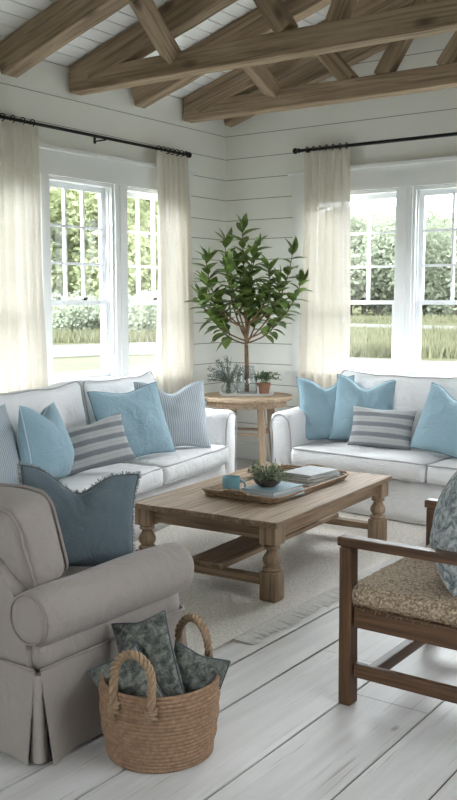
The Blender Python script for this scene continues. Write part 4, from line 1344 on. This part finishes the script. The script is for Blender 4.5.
pillow('dark patterned cushion poking out of the right side of the rope basket', 'floral_dk', 'charcoal_pipe', (BX + 0.05, BY + 0.075, 0.08), 0.19, 0.24, 0.06, -70, 0, 14, 43.0, 0.03, bgp, pr=0.003)
pillow('low dark patterned cushion at the front of the rope basket behind the near handle', 'floral_dk', 'charcoal_pipe', (BX - 0.012, BY - 0.06, 0.07), 0.21, 0.22, 0.08, -72, 4, -34, 45.0, 0.02, bgp, pr=0.003)

# ------------------------------------------------------------------ outdoors
GZ = -0.45
def sheet(name, near, far, z, mat):
    """a strip of ground between two lines of points"""
    bm = bmesh.new()
    for (a, b), (c, d) in zip(zip(near, near[1:]), zip(far, far[1:])):
        lo = [bm.verts.new((x, y, z - 0.03)) for x, y in (a, b, d, c)]; hi = [bm.verts.new((x, y, z)) for x, y in (a, b, d, c)]
        bm.faces.new(hi); bm.faces.new(lo[::-1])
        for k in range(4): bm.faces.new((lo[k], lo[(k + 1) % 4], hi[(k + 1) % 4], hi[k]))
    return tag(obj(name, bm, mat), None, None, kind='structure')
bm = bmesh.new()
box(bm, -400, 400, -400, 400, GZ - 0.5, GZ)
tag(obj('ground', bm, M['meadow']), None, None, kind='structure')

def tree_mesh(seed, leaves, lobes, size):
    rr = random.Random(seed); bm = bmesh.new()
    for k in range(leaves):
        lx, ly, lz, lr = lobes[rr.randrange(len(lobes))]
        while True:
            p = Vector((rr.uniform(-1, 1), rr.uniform(-1, 1), rr.uniform(-1, 1)))
            if 0.35 < p.length < 1: break
        p = Vector((lx, ly, lz)) + p * lr
        d = Vector((rr.uniform(-1, 1), rr.uniform(-1, 1), rr.uniform(-1, 1))).normalized(); e = d.orthogonal().normalized()
        s = size * rr.uniform(0.5, 1.2)
        bm.faces.new([bm.verts.new(p - d * s - e * s * .2), bm.verts.new(p - e * s * .6), bm.verts.new(p + d * s), bm.verts.new(p + e * s * .6)])
    return bm

def make_tree(name, label, group, mat, seed, height, spread, leaves, size, loc):
    rr = random.Random(seed)
    root = thing(name, label, 'tree', loc, 0, group)
    lobes = []
    for k in range(11):
        t = rr.uniform(0.12, 0.92); rad = spread * (1 - 0.75 * abs(t - 0.42) ** 1.2)
        a = rr.uniform(0, 6.28)
        lobes.append((math.cos(a) * rad * 0.55, math.sin(a) * rad * 0.55, height * (0.08 + 0.82 * t), spread * rr.uniform(0.38, 0.6)))
    obj('crown', tree_mesh(seed, leaves, lobes, size), M[mat], root)
    bm = bmesh.new(); tube(bm, [(0, 0, 0), (0.1, 0, height * 0.4), (0.0, 0.1, height * 0.8)], [height * 0.022, height * 0.016, height * 0.006], 8)
    obj('trunk', bm, M['trunk'], root, True)
    return root

CX, CY = cam.location.x, cam.location.y
def polar(px, dist):
    """a spot on the ground seen through the window at image column px"""
    a = math.atan((px - 228.5) / 937.0) - R(35.617)
    return CX + math.sin(a) * dist, CY + math.cos(a) * dist
gl = 'trees beyond the left windows'
tl = 'fresh green leafy tree at the meadow edge outside the left windows'
tA = make_tree('meadow_tree', tl, gl, 'tree_a', 101, 15, 5.2, 7000, 0.25, (*polar(35, 62), GZ))
tB = make_tree('meadow_tree', tl, gl, 'tree_a', 102, 13, 4.6, 6500, 0.24, (*polar(74, 66), GZ))
first = [tA, tB]
for i, (px, dd, sc) in enumerate(((55, 74, 1.05), (100, 60, 0.92), (90, 78, 1.1), (128, 72, 1.0), (150, 64, 0.95), (118, 86, 1.15), (10, 66, 1.0), (168, 78, 1.05), (20, 84, 1.1), (142, 88, 1.1))):
    c = copy_tree(first[i % 2]); x, y = polar(px, dd); c.location = (x, y, GZ); c.rotation_euler = (0, 0, rnd.uniform(0, 6)); c.scale = (sc, sc, sc)
gr_ = 'trees beyond the right windows'
tr_l = 'hazy sage green tree in the distant tree line outside the right windows'
tC = make_tree('distant_tree', tr_l, gr_, 'tree_b', 111, 14.5, 6.4, 7000, 0.34, (*polar(350, 120), GZ))
tD = make_tree('distant_tree', tr_l, gr_, 'tree_b', 112, 13, 6.0, 6500, 0.34, (*polar(378, 116), GZ))
first = [tC, tD]
for i, (px, dd, sc) in enumerate(((318, 118, 1.0), (334, 128, 1.05), (364, 130, 1.1), (392, 124, 0.95), (408, 116, 1.0), (425, 120, 0.98), (440, 128, 1.02), (455, 118, 0.95), (470, 124, 1.0), (490, 120, 1.0), (400, 138, 1.1), (434, 140, 1.1), (304, 124, 1.0), (516, 122, 1.0), (548, 126, 1.05), (584, 118, 1.0), (624, 124, 1.05), (668, 120, 1.0))):
    c = copy_tree(first[i % 2]); x, y = polar(px, dd); c.location = (x, y, GZ); c.rotation_euler = (0, 0, rnd.uniform(0, 6)); c.scale = (sc, sc, sc * 0.95)

# bushes at the meadow edge
def bush(label, loc, r, seed, mat):
    rr = random.Random(seed)
    lobes = [(rr.uniform(-r, r) * .6, rr.uniform(-r, r) * .6, r * rr.uniform(.35, .8), r * .6) for _ in range(6)]
    o = obj('wild_bush', tree_mesh(seed, 2600, lobes, 0.12), M[mat]); o.location = loc
    return tag(o, label, 'bush', 'bushes at the meadow edge')
b0 = bush('wild green bush in front of the trees outside the left windows', (*polar(64, 52), GZ), 1.5, 5, 'tree_b')
for px, dd, sc in ((84, 55, 1.1), (108, 53, 1.0), (132, 50, 1.25), (150, 54, 1.1), (40, 55, 1.2), (100, 57, 1.3)):
    c = b0.copy(); COL.objects.link(c); x, y = polar(px, dd); c.location = (x, y, GZ); c.rotation_euler = (0, 0, rnd.uniform(0, 6)); c.scale = (sc,) * 3

def arc(*pd): return [polar(p, d) for p, d in pd]
sheet('gravel_track', arc((-60, 30.5), (30, 31.5), (100, 33), (180, 33.5), (240, 36)), arc((-60, 39), (30, 40.5), (100, 42), (180, 44), (240, 46)), GZ + 0.02, M['path'])
sheet('bright_lawn', arc((-60, 13), (30, 13), (100, 13), (200, 13)), arc((-60, 29.8), (30, 30.8), (100, 32.2), (200, 33)), GZ + 0.015, M['lawn'])
sheet('near_track', arc((280, 14), (350, 14), (430, 14), (520, 14)), arc((280, 32.5), (350, 32), (430, 30.5), (520, 30)), GZ + 0.02, M['path'])
sheet('far_track', arc((260, 66), (350, 68), (430, 64), (520, 62)), arc((260, 78), (350, 78), (430, 73), (520, 70)), GZ + 0.02, M['path'])
def tall_grass():
    bm = bmesh.new(); rr = random.Random(77)
    for k in range(9000):
        px = rr.uniform(270, 500); dd = rr.choice((rr.uniform(32, 36), rr.uniform(33, 60), rr.uniform(80, 110)))
        x, y = polar(px, dd); h = rr.uniform(0.25, 0.6); a = rr.uniform(0, 6.28); w = 0.05
        b = Vector((x, y, GZ)); t = b + Vector((rr.uniform(-.15, .15), rr.uniform(-.15, .15), h)); s = Vector((math.cos(a), math.sin(a), 0)) * w
        bm.faces.new([bm.verts.new(b - s), bm.verts.new(b + s), bm.verts.new(t)])
    for k in range(5000):
        px = rr.uniform(0, 190); dd = rr.uniform(43, 58)
        x, y = polar(px, dd); h = rr.uniform(0.25, 0.6); a = rr.uniform(0, 6.28); w = 0.05
        b = Vector((x, y, GZ)); t = b + Vector((rr.uniform(-.15, .15), rr.uniform(-.15, .15), h)); s = Vector((math.cos(a), math.sin(a), 0)) * w
        bm.faces.new([bm.verts.new(b - s), bm.verts.new(b + s), bm.verts.new(t)])
    tag(obj('tall_grass', bm, M['tuft']), 'tall dry meadow grass outside the windows', 'grass', kind='stuff')
tall_grass()
